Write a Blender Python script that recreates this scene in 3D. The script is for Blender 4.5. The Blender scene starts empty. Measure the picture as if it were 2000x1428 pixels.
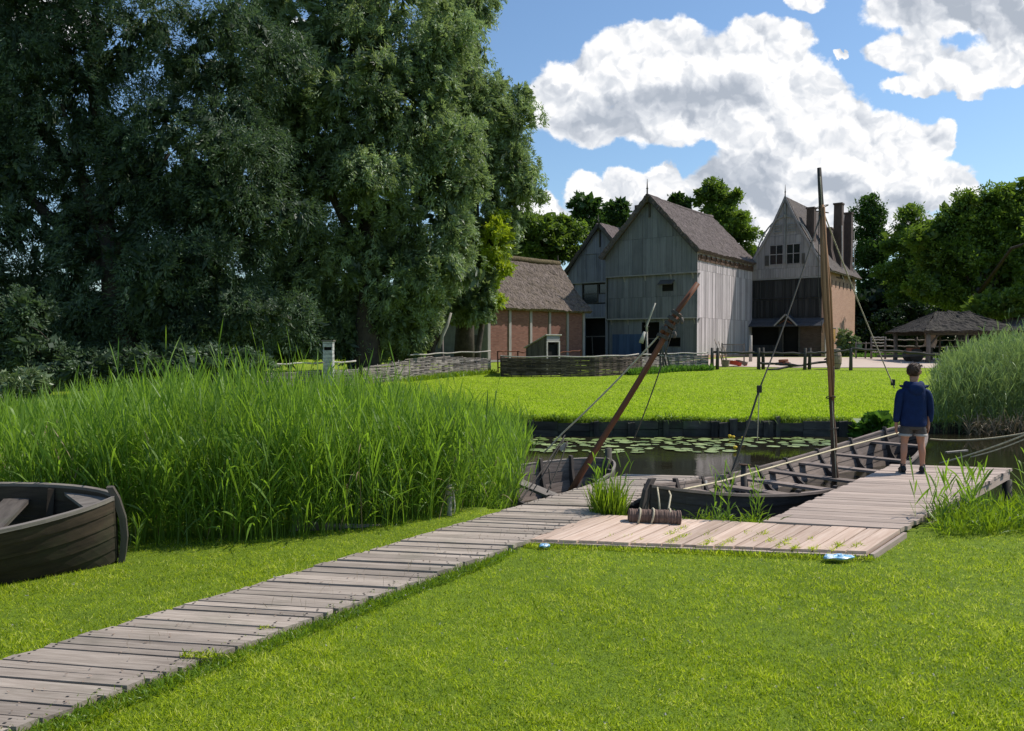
import bpy, bmesh, math, random
import numpy as np
from mathutils import Vector, Matrix, Quaternion
random.seed(7)
rng = np.random.default_rng(7)
C = bpy.context.scene.collection
PI = math.pi

# ------------------------------------------------------------------ measuring
CAMZ = 1.72
PITCH = math.atan(42 / 1500)
def ray(px, py):
    u = (px - 1000) / 1500; v = (714 - py) / 1500
    c, s = math.cos(PITCH), math.sin(PITCH)
    return u, c + s * v, -s + c * v
def at(px, py, Y):
    u, y, z = ray(px, py); k = Y / y
    return Vector((u * k, Y, CAMZ + z * k))
def on(px, py, z):
    u, y, w = ray(px, py); k = (z - CAMZ) / w
    return Vector((u * k, y * k, z))

# ------------------------------------------------------------------ tagging
def tag(o, label=None, cat=None, group=None, kind=None):
    if label: o['label'] = label
    if cat: o['category'] = cat
    if group: o['group'] = group
    if kind: o['kind'] = kind
    return o
def thing(name, label, cat, loc=(0, 0, 0), rz=0.0, group=None):
    o = bpy.data.objects.new(name, None); C.objects.link(o)
    o.location = loc; o.rotation_euler = (0, 0, rz); o.empty_display_size = 0.2
    return tag(o, label, cat, group)

# ------------------------------------------------------------------ mesh builder
class MB:
    def __init__(s):
        s.v = []; s.f = []; s.uv = []; s.r = []
    def add(s, pts, faces, uvs, r):
        b = len(s.v); s.v.extend([tuple(p) for p in pts])
        for f, u in zip(faces, uvs):
            s.f.append([b + i for i in f]); s.uv.append(u); s.r.append(r)
    def hexa(s, P, r=None, a=None):
        # P: 8 pts: bottom 0-3, top 4-7 (ccw from above)
        P = [Vector(p) for p in P]
        r = random.random() if r is None else r
        e = [(P[1] - P[0]).length, (P[3] - P[0]).length, (P[4] - P[0]).length]
        if a is None: a = e.index(max(e))
        L = [(0, 0, 0), (e[0], 0, 0), (e[0], e[1], 0), (0, e[1], 0)]
        L = L + [(x, y, e[2]) for x, y, z in L]
        ou, ov = random.random() * 20, random.random() * 20
        o = [i for i in range(3) if i != a]
        def uv(i): return (L[i][a] + ou, L[i][o[0]] + L[i][o[1]] + ov)
        F = [(0, 3, 2, 1), (4, 5, 6, 7), (0, 1, 5, 4), (1, 2, 6, 5), (2, 3, 7, 6), (3, 0, 4, 7)]
        s.add(P, F, [[uv(i) for i in f] for f in F], r)
    def box(s, c, d, R=None, r=None):
        c = Vector(c); x, y, z = d[0] / 2, d[1] / 2, d[2] / 2
        P = [Vector(p) for p in [(-x, -y, -z), (x, -y, -z), (x, y, -z), (-x, y, -z), (-x, -y, z), (x, -y, z), (x, y, z), (-x, y, z)]]
        if R is not None: P = [R @ p for p in P]
        s.hexa([c + p for p in P], r)
    def bar(s, p0, p1, w, h, up=(0, 0, 1), r=None):
        p0, p1 = Vector(p0), Vector(p1); d = (p1 - p0).normalized()
        u = Vector(up); sd = d.cross(u)
        if sd.length < 1e-4: sd = d.cross(Vector((0, 1, 0)))
        sd.normalize(); u = sd.cross(d).normalized()
        a = sd * w / 2; b = u * h / 2
        s.hexa([p0 - a - b, p0 + a - b, p1 + a - b, p1 - a - b, p0 - a + b, p0 + a + b, p1 + a + b, p1 - a + b], r)
    def tube(s, pts, rad, n=6, r=None, cap=True):
        pts = [Vector(p) for p in pts]
        if not hasattr(rad, '__len__'): rad = [rad] * len(pts)
        r = random.random() if r is None else r
        V = []; ou, ov = random.random() * 9, random.random() * 9; dist = 0; ds = []
        up = None
        for i, p in enumerate(pts):
            if i: dist += (p - pts[i - 1]).length
            ds.append(dist)
            t = (pts[min(i + 1, len(pts) - 1)] - pts[max(i - 1, 0)])
            t = t.normalized() if t.length > 1e-9 else Vector((0, 0, 1))
            if up is None:
                up = t.orthogonal().normalized()
            up = (up - t * up.dot(t)); up = up.normalized() if up.length > 1e-6 else t.orthogonal().normalized()
            sd = t.cross(up)
            for k in range(n):
                a = 2 * PI * k / n
                V.append(p + (up * math.cos(a) + sd * math.sin(a)) * rad[i])
        F = []; U = []
        R0 = max(rad)
        for i in range(len(pts) - 1):
            for k in range(n):
                k2 = (k + 1) % n
                F.append((i * n + k, i * n + k2, (i + 1) * n + k2, (i + 1) * n + k))
                w = 2 * PI * R0 / n
                U.append([(ds[i] + ou, k * w + ov), (ds[i] + ou, (k + 1) * w + ov), (ds[i + 1] + ou, (k + 1) * w + ov), (ds[i + 1] + ou, k * w + ov)])
        if cap:
            m = (len(pts) - 1) * n
            F.append(tuple(range(n - 1, -1, -1))); U.append([(ou + .01 * i, ov) for i in range(n)])
            F.append(tuple(m + i for i in range(n))); U.append([(ou + .01 * i, ov) for i in range(n)])
        s.add(V, F, U, r)
    def grid(s, fn, nu, nv, uvs=(1, 1), r=0.5, off=(0, 0)):
        V = []; UV = []
        for j in range(nv + 1):
            for i in range(nu + 1):
                V.append(fn(i / nu, j / nv)); UV.append((i / nu * uvs[0] + off[0], j / nv * uvs[1] + off[1]))
        F = []; U = []
        for j in range(nv):
            for i in range(nu):
                q = (j * (nu + 1) + i, j * (nu + 1) + i + 1, (j + 1) * (nu + 1) + i + 1, (j + 1) * (nu + 1) + i)
                F.append(q); U.append([UV[k] for k in q])
        s.add(V, F, U, r)
    def poly(s, pts, r=None, scale=1):
        pts = [Vector(p) for p in pts]
        s.add(pts, [tuple(range(len(pts)))], [[(p.x + p.y, p.z) for p in pts]], random.random() if r is None else r)
    def loft(s, rings, r=None, cap=True):
        n = len(rings[0]); V = [p for R in rings for p in R]; F = []; U = []
        for i in range(len(rings) - 1):
            for k in range(n):
                k2 = (k + 1) % n
                F.append((i * n + k, i * n + k2, (i + 1) * n + k2, (i + 1) * n + k))
                U.append([(i * .1, k * .05), (i * .1, k * .05 + .05), (i * .1 + .1, k * .05 + .05), (i * .1 + .1, k * .05)])
        if cap:
            m = (len(rings) - 1) * n
            F.append(tuple(range(n - 1, -1, -1))); U.append([(0, 0)] * n)
            F.append(tuple(m + i for i in range(n))); U.append([(0, 0)] * n)
        s.add(V, F, U, random.random() if r is None else r)
    def build(s, name, mat, parent=None, smooth=False, sub=0):
        me = bpy.data.meshes.new(name); me.from_pydata(s.v, [], s.f)
        uvl = me.uv_layers.new(name='UVMap')
        flat = np.array([c for f in s.uv for u in f for c in u], dtype=np.float32)
        uvl.data.foreach_set('uv', flat)
        at_ = me.attributes.new('rnd', 'FLOAT', 'FACE')
        at_.data.foreach_set('value', np.array(s.r, dtype=np.float32))
        me.materials.append(mat)
        if smooth: me.polygons.foreach_set('use_smooth', np.ones(len(s.f), dtype=bool))
        me.update()
        o = bpy.data.objects.new(name, me); C.objects.link(o)
        if parent: o.parent = parent
        if sub:
            m = o.modifiers.new('s', 'SUBSURF'); m.levels = sub; m.render_levels = sub
        return o

def np_mesh(name, V, F, mat, parent=None, rnd=None, smooth=False):
    """V (N,3), F (M,k) uniform faces, rnd per vertex"""
    me = bpy.data.meshes.new(name)
    V = np.ascontiguousarray(V, dtype=np.float32); F = np.ascontiguousarray(F, dtype=np.int32)
    M, k = F.shape
    me.vertices.add(len(V)); me.vertices.foreach_set('co', V.ravel())
    me.loops.add(M * k); me.loops.foreach_set('vertex_index', F.ravel())
    me.polygons.add(M); me.polygons.foreach_set('loop_start', np.arange(0, M * k, k, dtype=np.int32))
    me.polygons.foreach_set('loop_total', np.full(M, k, dtype=np.int32))
    if smooth: me.polygons.foreach_set('use_smooth', np.ones(M, dtype=bool))
    me.update(calc_edges=True)
    if rnd is not None:
        a = me.attributes.new('rnd', 'FLOAT', 'POINT'); a.data.foreach_set('value', np.ascontiguousarray(rnd, dtype=np.float32))
    me.materials.append(mat)
    o = bpy.data.objects.new(name, me); C.objects.link(o)
    if parent: o.parent = parent
    return o

def nrm(a):
    return a / np.maximum(np.linalg.norm(a, axis=1, keepdims=True), 1e-9)
def strips(base, d, L, W, droop, nseg, face=None, taper=1.0, lo=0.25):
    """curved tapering blades -> verts, quads ; returns V,F,count per blade"""
    N = len(base); d = nrm(d)
    if face is None: face = rng.normal(size=(N, 3))
    side = nrm(np.cross(d, face))
    S = nseg + 1; V = np.empty((N, S, 2, 3), dtype=np.float32)
    for i in range(S):
        t = i / nseg
        c = base + d * (L * t)[:, None]
        c = c.copy(); c[:, 2] -= droop * L * t * t
        c[:, :2] += (d[:, :2] * (droop * L * t * t * 0.4)[:, None])
        w = W * (lo + (1 - lo) * math.sin(PI * min(1, t * 1.0 / 0.7) / 2)) if t < .7 else W * max(0.04, (1 - t) / .3)
        if taper == 0: w = W * (1 - 0.92 * t)
        V[:, i, 0] = c - side * (w / 2)[:, None]; V[:, i, 1] = c + side * (w / 2)[:, None]
    k = np.arange(N)[:, None] * (S * 2)
    fs = []
    for i in range(nseg):
        b = 2 * i
        fs.append(np.concatenate([k + b, k + b + 1, k + b + 3, k + b + 2], axis=1))
    F = np.stack(fs, axis=1).reshape(-1, 4)
    return V.reshape(-1, 3), F, S * 2
def rhombs(p, d, L, W):
    N = len(p); d = nrm(d); side = nrm(np.cross(d, rng.normal(size=(N, 3))))
    V = np.empty((N, 4, 3), dtype=np.float32)
    V[:, 0] = p; V[:, 2] = p + d * L[:, None]
    m = p + d * (L * .45)[:, None]
    V[:, 1] = m + side * (W / 2)[:, None]; V[:, 3] = m - side * (W / 2)[:, None]
    F = np.arange(N * 4).reshape(N, 4)
    return V.reshape(-1, 3), F

# ------------------------------------------------------------------ materials
class NT:
    def __init__(s, name):
        s.m = bpy.data.materials.new(name); s.m.use_nodes = True
        s.t = s.m.node_tree; s.t.nodes.clear()
        s.out = s.t.nodes.new('ShaderNodeOutputMaterial')
    def n(s, typ, ins=None, **kw):
        nd = s.t.nodes.new(typ)
        for k, v in kw.items(): setattr(nd, k, v)
        if ins:
            for k, v in ins.items(): s.set(nd, k, v)
        return nd
    def set(s, nd, k, v):
        i = nd.inputs[k]
        if isinstance(v, bpy.types.NodeSocket): s.t.links.new(v, i)
        elif isinstance(v, bpy.types.Node): s.t.links.new(v.outputs[0], i)
        else:
            if hasattr(i.default_value, '__len__') and hasattr(v, '__len__') and len(i.default_value) == 4 and len(v) == 3: v = (*v, 1)
            i.default_value = v
    def math(s, op, a, b=0.0, c=None, clamp=False):
        nd = s.n('ShaderNodeMath', operation=op, use_clamp=clamp)
        s.set(nd, 0, a); s.set(nd, 1, b)
        if c is not None: s.set(nd, 2, c)
        return nd.outputs[0]
    def mix(s, f, a, b, blend='MIX'):
        nd = s.n('ShaderNodeMix', data_type='RGBA', blend_type=blend)
        s.set(nd, 0, f); s.set(nd, 6, a); s.set(nd, 7, b)
        return nd.outputs[2]
    def noise(s, vec, scale, detail=4, rough=.55, dist=0):
        nd = s.n('ShaderNodeTexNoise'); s.set(nd, 'Scale', scale); s.set(nd, 'Detail', detail); s.set(nd, 'Roughness', rough); s.set(nd, 'Distortion', dist)
        if vec is not None: s.set(nd, 'Vector', vec)
        return nd.outputs[0]
    def ramp(s, f, stops):
        nd = s.n('ShaderNodeValToRGB'); s.set(nd, 0, f); e = nd.color_ramp.elements
        while len(e) < len(stops): e.new(0.5)
        for x, (p, c) in zip(e, stops): x.position = p; x.color = (*c, 1) if len(c) == 3 else c
        return nd.outputs[0]
    def mapping(s, vec, scale=(1, 1, 1), loc=(0, 0, 0), rot=(0, 0, 0)):
        nd = s.n('ShaderNodeMapping'); s.set(nd, 0, vec); s.set(nd, 'Scale', scale); s.set(nd, 'Location', loc); s.set(nd, 'Rotation', rot); return nd.outputs[0]
    def uv(s): return s.n('ShaderNodeUVMap').outputs[0]
    def obj(s): return s.n('ShaderNodeTexCoord').outputs['Object']
    def pos(s): return s.n('ShaderNodeNewGeometry').outputs['Position']
    def rnd(s): return s.n('ShaderNodeAttribute', attribute_name='rnd').outputs['Fac']
    def bsdf(s, col, rough=.8, bump=None, bs=.3, bd=.02, spec=.3, **kw):
        b = s.n('ShaderNodeBsdfPrincipled'); s.set(b, 'Base Color', col); s.set(b, 'Roughness', rough); s.set(b, 'Specular IOR Level', spec)
        for k, v in kw.items(): s.set(b, k, v)
        if bump is not None:
            bn = s.n('ShaderNodeBump'); s.set(bn, 'Height', bump); s.set(bn, 'Strength', bs); s.set(bn, 'Distance', bd); s.set(b, 'Normal', bn)
        s.t.links.new(b.outputs[0], s.out.inputs[0]); return s.m

def wood(name, c1, c2, us=3, vs=45, stain=.5, stainc=(.03, .028, .025), rough=.85, var=.5, bs=.5, green=0):
    t = NT(name); uv = t.uv(); r = t.rnd()
    g = t.noise(t.mapping(uv, (us, vs, 1)), 1.0, 6, .65, .3)
    g2 = t.noise(t.mapping(uv, (us * .3, vs * .25, 1), (5, 3, 0)), 1.0, 3, .6)
    f = t.math('MULTIPLY_ADD', g, 1.8, -.4, clamp=True)
    col = t.mix(f, c1, c2)
    col = t.mix(t.math('MULTIPLY', t.math('SUBTRACT', g2, .5, clamp=True), 4.5, clamp=True), col, t.mix(.5, col, stainc))
    st = t.noise(t.obj(), .9, 5, .6)
    sf = t.math('MULTIPLY', t.math('MULTIPLY_ADD', st, 4, -2.0, clamp=True), stain)
    col = t.mix(sf, col, t.mix(.45, stainc, col))
    if green:
        gn = t.noise(t.mapping(t.obj(), (1, 1, 1), (7, 2, 1)), 2.2, 5, .6)
        col = t.mix(t.math('MULTIPLY', t.math('MULTIPLY_ADD', gn, 5, -2.6, clamp=True), green), col, (.05, .075, .03))
    k = t.math('MULTIPLY_ADD', r, var, 1 - var / 2)
    col = t.mix(1.0, col, t.n('ShaderNodeCombineColor', {0: k, 1: k, 2: k}), 'MULTIPLY')
    return t.bsdf(col, rough, g, bs, .004)

def leafmat(name, dark, light, trans=(.2, .35, .03), tf=.35, gloss=.06, cl=.35, rough=.45):
    t = NT(name); r = t.rnd()
    p = t.pos(); n = t.noise(p, cl, 3, .6)
    f = t.math('ADD', t.math('MULTIPLY', r, .6), t.math('MULTIPLY_ADD', n, 1.2, -.4), clamp=True)
    col = t.mix(f, dark, light)
    d = t.n('ShaderNodeBsdfDiffuse', {'Color': col})
    tr = t.n('ShaderNodeBsdfTranslucent', {'Color': t.mix(f, tuple(c * .55 for c in trans), trans)})
    m = t.n('ShaderNodeMixShader', {0: tf, 1: d, 2: tr})
    gl = t.n('ShaderNodeBsdfGlossy', {'Color': (1, 1, 1), 'Roughness': rough})
    m2 = t.n('ShaderNodeMixShader', {0: gloss, 1: m, 2: gl})
    t.t.links.new(m2.outputs[0], t.out.inputs[0]); return t.m

M = {}
M['deck'] = wood('deck_old', (.20, .155, .12), (.46, .385, .315), 4, 60, .6, (.13, .10, .08), var=.5, green=.25)
M['deck_new'] = wood('deck_new', (.36, .235, .165), (.60, .47, .375), 2.0, 30, .4, (.30, .21, .15), var=.6)
M['deck_mid'] = wood('deck_mid', (.30, .215, .165), (.52, .42, .35), 3, 50, .3, (.16, .12, .1), var=.4)
M['dark'] = wood('tarred_boat', (.035, .028, .024), (.10, .082, .072), 4, 40, .5, (.02, .017, .015), var=.5)
M['boatin'] = wood('boat_inside', (.12, .088, .07), (.31, .245, .205), 4, 40, .5, (.03, .025, .022), var=.5)
M['oldboat'] = wood('old_boat', (.016, .011, .006), (.075, .052, .032), 3, 24, .8, (.006, .005, .004), var=.6, green=.35)
M['oldrim'] = wood('old_boat_rim', (.12, .10, .085), (.30, .26, .22), 4, 40, .5, (.05, .045, .04), var=.3)
M['stern'] = wood('pale_stem', (.2, .19, .17), (.4, .38, .35), 4, 40, .3, var=.3)
M['mast_red'] = wood('oiled_mast', (.10, .032, .014), (.26, .095, .042), 2, 30, .6, (.03, .015, .01), var=.3, rough=.6)
M['mast_brown'] = wood('mast_brown', (.15, .075, .035), (.40, .22, .11), 2, 40, .4, (.05, .03, .02), var=.7)
M['knob'] = wood('branch_pole', (.06, .035, .022), (.17, .10, .065), 6, 30, .6, (.03, .02, .015), var=.3)
M['pile'] = wood('dark_pile', (.04, .032, .027), (.12, .1, .085), 3, 20, .6, (.015, .013, .012), var=.5, green=.3)
M['revet'] = wood('revetment', (.014, .012, .010), (.10, .09, .075), 2, 10, .9, (.006, .005, .004), var=.9, green=.6)
M['fence'] = wood('fence_grey', (.07, .055, .045), (.22, .185, .16), 4, 30, .5, (.03, .026, .022), var=.5)
M['fence_dark'] = wood('fence_dark', (.035, .03, .026), (.11, .095, .082), 4, 30, .5, (.015, .013, .012), var=.5)
M['fence_pale'] = wood('pale_rail', (.28, .25, .21), (.55, .50, .44), 4, 30, .4, (.12, .1, .08), var=.4)
M['rail_red'] = wood('rail_redbrown', (.10, .035, .018), (.24, .09, .05), 4, 30, .5, (.03, .02, .015), var=.4)
M['withy'] = wood('withy', (.09, .07, .06), (.42, .36, .32), 8, 20, .5, (.04, .032, .028), var=1.3)
M['withy_shaded'] = wood('withy_shaded', (.025, .017, .012), (.17, .125, .10), 8, 20, .6, (.012, .01, .008), var=1.7)  # shaded side of the weave and its sun glints put into the tones
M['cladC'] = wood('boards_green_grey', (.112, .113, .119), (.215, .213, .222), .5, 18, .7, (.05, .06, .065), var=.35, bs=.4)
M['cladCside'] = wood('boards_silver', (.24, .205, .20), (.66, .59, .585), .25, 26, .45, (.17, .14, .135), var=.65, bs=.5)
M['cladB'] = wood('boards_mauve_grey', (.14, .14, .165), (.24, .235, .27), .5, 18, .6, (.07, .07, .08), var=.35, bs=.4)
M['cladD'] = wood('boards_pale_grey', (.20, .175, .175), (.34, .305, .30), .5, 16, .5, (.10, .085, .085), var=.3, bs=.4)
M['cladDk'] = wood('boards_black', (.015, .014, .014), (.05, .048, .048), .5, 10, .5, (.006, .006, .006), var=.8)
M['blue'] = wood('boards_blue', (.045, .075, .14), (.08, .12, .2), .5, 16, .5, (.03, .05, .09), var=.3)
M['trim'] = wood('trim_grey', (.17, .16, .16), (.33, .31, .3), 2, 20, .4, (.08, .075, .07), var=.3)
M['timber'] = wood('timber_frame', (.20, .17, .155), (.40, .36, .34), 2, 20, .4, (.1, .09, .08), var=.3)
M['slate'] = wood('porch_slate', (.045, .045, .052), (.10, .10, .115), 5, 5, .4, (.02, .02, .025), var=.3)
M['hutch'] = wood('hutch_boards', (.07, .06, .045), (.17, .15, .115), 2, 25, .5, (.03, .03, .02), var=.6)
M['barrel'] = wood('barrel_oak', (.20, .14, .10), (.42, .31, .24), 3, 25, .4, (.1, .07, .05), var=.6)

def thatch(name, c1, c2, moss=(.10, .09, .05), mf=.3):
    t = NT(name); uv = t.uv()
    a = t.noise(t.mapping(uv, (7, 2.6, 1)), 1, 6, .72, .8)
    b = t.noise(t.mapping(uv, (2.2, 1.2, 1), (3, 9, 0)), 1, 5, .6)
    v = t.n('ShaderNodeTexVoronoi', {'Scale': 1.0, 'Vector': t.mapping(uv, (16, 6, 1))})
    col = t.mix(t.math('MULTIPLY_ADD', a, 2.4, -.7, clamp=True), c1, c2)
    col = t.mix(t.math('MULTIPLY', t.math('MULTIPLY_ADD', b, 3, -1.3, clamp=True), mf), col, moss)
    col = t.mix(t.math('MULTIPLY', v.outputs[0], .7, clamp=True), col, tuple(c * .35 for c in c1))
    h = t.math('ADD', a, t.math('MULTIPLY', v.outputs[0], -.8))
    return t.bsdf(col, .95, h, .9, .06)
M['thatch'] = thatch('thatch_brown', (.045, .032, .028), (.30, .235, .22))
M['thatch2'] = thatch('thatch_grey', (.05, .036, .028), (.36, .28, .235), (.16, .12, .06), .5)
M['thatch3'] = thatch('thatch_dark', (.016, .013, .011), (.09, .073, .06))
M['ridge'] = thatch('ridge_moss', (.10, .075, .04), (.24, .18, .09))
M['tiles'] = thatch('roof_shingle', (.10, .08, .075), (.21, .175, .16), (.18, .13, .06), .35)

def brick(name, c1, c2, mortar, sx=1.0):
    t = NT(name); uv = t.uv()
    b = t.n('ShaderNodeTexBrick', {'Vector': t.mapping(uv, (sx, sx, 1)), 'Color1': c1, 'Color2': c2, 'Mortar': mortar, 'Scale': 1.0, 'Mortar Size': .012, 'Mortar Smooth': .3, 'Bias': 0.0, 'Brick Width': .24, 'Row Height': .085})
    n = t.noise(t.obj(), 3, 5, .6)
    n2 = t.noise(t.obj(), .5, 4, .6)
    col = t.mix(t.math('MULTIPLY_ADD', n, 1.5, -.5, clamp=True), b.outputs[0], t.mix(.5, b.outputs[0], c1))
    col = t.mix(t.math('MULTIPLY', t.math('MULTIPLY_ADD', n2, 4, -2, clamp=True), .35), col, tuple(c * .5 for c in c1))
    return t.bsdf(col, .9, b.outputs[1], -.4, .01)
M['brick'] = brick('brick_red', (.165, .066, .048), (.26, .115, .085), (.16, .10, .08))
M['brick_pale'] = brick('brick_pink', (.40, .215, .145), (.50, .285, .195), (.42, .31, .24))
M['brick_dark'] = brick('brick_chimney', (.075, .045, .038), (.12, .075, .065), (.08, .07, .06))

def plain(name, col, rough=.7, ns=8, var=.35, spec=.3, metal=0, bs=.2):
    t = NT(name); n = t.noise(t.obj(), ns, 5, .6)
    c = t.mix(t.math('MULTIPLY_ADD', n, 2, -.5, clamp=True), tuple(x * (1 - var) for x in col), tuple(min(1, x * (1 + var * .6)) for x in col))
    return t.bsdf(c, rough, n, bs, .01, spec, Metallic=metal)
M['plaster'] = plain('plaster_shade', (.17, .16, .125), .95, 2)
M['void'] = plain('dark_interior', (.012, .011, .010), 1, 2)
M['glass'] = NT('window_glass').bsdf((.012, .013, .016), .12, spec=.5)
M['rope'] = plain('rope_pale', (.50, .43, .30), .9, 40)
M['rope_dark'] = plain('rope_dark', (.10, .085, .07), .9, 40)
M['rope_y'] = plain('rope_yellow', (.62, .52, .33), .8, 30)
M['fender'] = wood('fender_rope', (.10, .06, .045), (.28, .19, .15), 1, 1, .5, (.04, .025, .02), var=.2)
M['red'] = plain('red_paint', (.45, .045, .03), .5, 10)
M['iron'] = plain('dark_iron', (.03, .028, .028), .6, 20)
M['ochre'] = plain('ochre_board', (.45, .26, .08), .7, 6)
M['stonepost'] = plain('weathered_white_box', (.42, .41, .40), .8, 9, .55)
M['jacket'] = plain('jacket_blue', (.008, .022, .082), .8, 9, .45, .2, bs=1.0)
M['lining'] = plain('jacket_seam', (.03, .07, .2), .75, 14, .3)
M['shorts'] = plain('shorts_grey', (.085, .075, .068), .9, 30, .3)
M['cuff'] = plain('shorts_cuff', (.42, .38, .34), .9, 30, .2)
M['skin'] = NT('skin').bsdf((.44, .215, .135), .55, spec=.35)
M['hair'] = plain('hair_brown', (.075, .037, .020), .6, 60, .6, .4, bs=.8)
M['shoe'] = plain('shoe_black', (.015, .016, .02), .6, 20)
M['sole'] = plain('shoe_sole', (.08, .08, .08), .8, 20)
M['flower'] = plain('yellow_flower', (.75, .5, .03), .6, 10)
def bagmat():
    t = NT('plastic_bag'); n = t.noise(t.obj(), 14, 3, .6, 1.0)
    col = t.ramp(n, [(.0, (.8, .85, .88)), (.47, (.75, .83, .88)), (.53, (.16, .40, .62)), (1, (.40, .62, .76))])
    return t.bsdf(col, .3, n, .6, .02, .5)
M['bag'] = bagmat()
M['bark'] = plain('bark', (.07, .055, .042), .95, 5, .6, bs=.9)

def grassmat(name, c0, c1, c2, c3, tk=1.7, tf=.42):
    t = NT(name); r = t.rnd()
    col = t.ramp(r, [(0, c0), (.38, c1), (.86, c2), (.97, c3)])
    d = t.n('ShaderNodeBsdfDiffuse', {'Color': col}); tc = t.mix(1.0, col, (tk, tk * 1.02, tk * .6), 'MULTIPLY')
    tr = t.n('ShaderNodeBsdfTranslucent', {'Color': tc})
    m = t.n('ShaderNodeMixShader', {0: tf, 1: d, 2: tr}); t.t.links.new(m.outputs[0], t.out.inputs[0]); return t.m
M['grass'] = grassmat('lawn_blades', (.022, .060, .004), (.21, .28, .008), (.50, .56, .035), (.58, .55, .22), 1.85)
M['grass_far'] = grassmat('far_lawn_blades', (.06, .14, .004), (.26, .39, .012), (.50, .61, .04), (.62, .66, .20), 1.6)
M['tuft'] = leafmat('long_grass', (.045, .09, .006), (.20, .31, .018), (.40, .58, .02), .42, .025, 1.5)
M['drygrass'] = leafmat('dry_stalks', (.16, .11, .06), (.42, .32, .2), (.3, .22, .1), .2, .03, 1.5)
M['reed'] = leafmat('reed_leaves', (.022, .064, .006), (.21, .33, .035), (.42, .68, .045), .44, .022, .9, .5)
M['reed_g'] = leafmat('reed_grey', (.07, .12, .03), (.28, .36, .13), (.34, .48, .12), .38, .03, .45, .5)
M['willow_shade'] = leafmat('willow_shaded', (.018, .034, .016), (.135, .195, .105), (.15, .25, .08), .32, .022, .5, .5)  # darker copy of the willow leaves, shaded side put into the colour
M['willow_m'] = leafmat('willow_mid', (.026, .052, .016), (.36, .46, .22), (.42, .56, .16), .39, .038, .6, .5)
M['lime'] = leafmat('lime_leaves', (.14, .22, .01), (.42, .50, .02), (.6, .72, .03), .45, .04, .6)
M['oak'] = leafmat('oak_leaves', (.014, .036, .010), (.085, .15, .03), (.12, .24, .03), .3, .02, .5)
M['oak_b'] = leafmat('maple_leaves', (.018, .042, .008), (.20, .29, .04), (.30, .46, .04), .35, .02, .5)
M['woods'] = leafmat('far_wood', (.006, .014, .010), (.03, .06, .025), (.04, .08, .02), .2, .02, .15)
M['bush'] = leafmat('bush_leaves', (.04, .10, .012), (.16, .30, .04), (.2, .4, .04), .35, .02, 1.2)
M['bush_p'] = leafmat('pale_bush', (.09, .13, .04), (.24, .30, .12), (.2, .3, .08), .3, .06, 1.2)
M['pad'] = NT('lily_pad')
_t = M['pad']; _r = _t.n('ShaderNodeObjectInfo').outputs['Random']
M['pad'] = _t.bsdf(_t.mix(_r, (.12, .17, .04), (.36, .43, .16)), .35, _t.noise(_t.obj(), 12, 3), .2, .01, .5)

def groundmat():
    t = NT('ground_soil_and_grass'); p = t.pos()
    n = t.noise(p, 14, 6, .7); n2 = t.noise(p, .55, 4, .6); n3 = t.noise(p, 90, 2, .5)
    col = t.mix(t.math('MULTIPLY_ADD', n, 2.2, -.6, clamp=True), (.06, .11, .004), (.27, .35, .014))
    col = t.mix(t.math('MULTIPLY_ADD', n3, 1.5, -.4, clamp=True), col, t.mix(.5, col, (.44, .54, .025)))
    col = t.mix(t.math('MULTIPLY', t.math('MULTIPLY_ADD', n2, 3, -1.3, clamp=True), .35), col, (.06, .10, .008))
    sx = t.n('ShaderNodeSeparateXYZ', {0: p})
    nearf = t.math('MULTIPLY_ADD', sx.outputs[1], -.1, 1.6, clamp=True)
    col = t.mix(nearf, col, t.mix(1.0, col, (.55, .62, .6), 'MULTIPLY'))  # near ground toned down, painting shade into the gaps between blades
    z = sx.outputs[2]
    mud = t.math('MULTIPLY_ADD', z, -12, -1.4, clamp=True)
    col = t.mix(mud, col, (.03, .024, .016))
    return t.bsdf(col, .95, t.math('ADD', n, n3), .6, .03)
M['ground'] = groundmat()
def sandmat():
    t = NT('sand'); p = t.pos(); n = t.noise(p, 3, 6, .7)
    return t.bsdf(t.mix(n, (.40, .30, .23), (.62, .50, .41)), .95, n, .3, .02)
M['sand'] = sandmat()
def watermat():
    t = NT('pond_water'); p = t.pos()
    m = t.mapping(p, (1.6, 3.4, 1))
    n = t.noise(m, 3.2, 4, .55); n2 = t.noise(p, .35, 3, .5)
    amp = t.math('MULTIPLY_ADD', n2, 5, -2.0, clamp=True)
    h = t.math('MULTIPLY', n, t.math('MULTIPLY_ADD', amp, .9, .10))
    col = t.mix(n2, (.012, .010, .006), (.022, .020, .009))
    return t.bsdf(col, .02, h, .20, .02, .4, IOR=1.33)
M['water'] = watermat()
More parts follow.
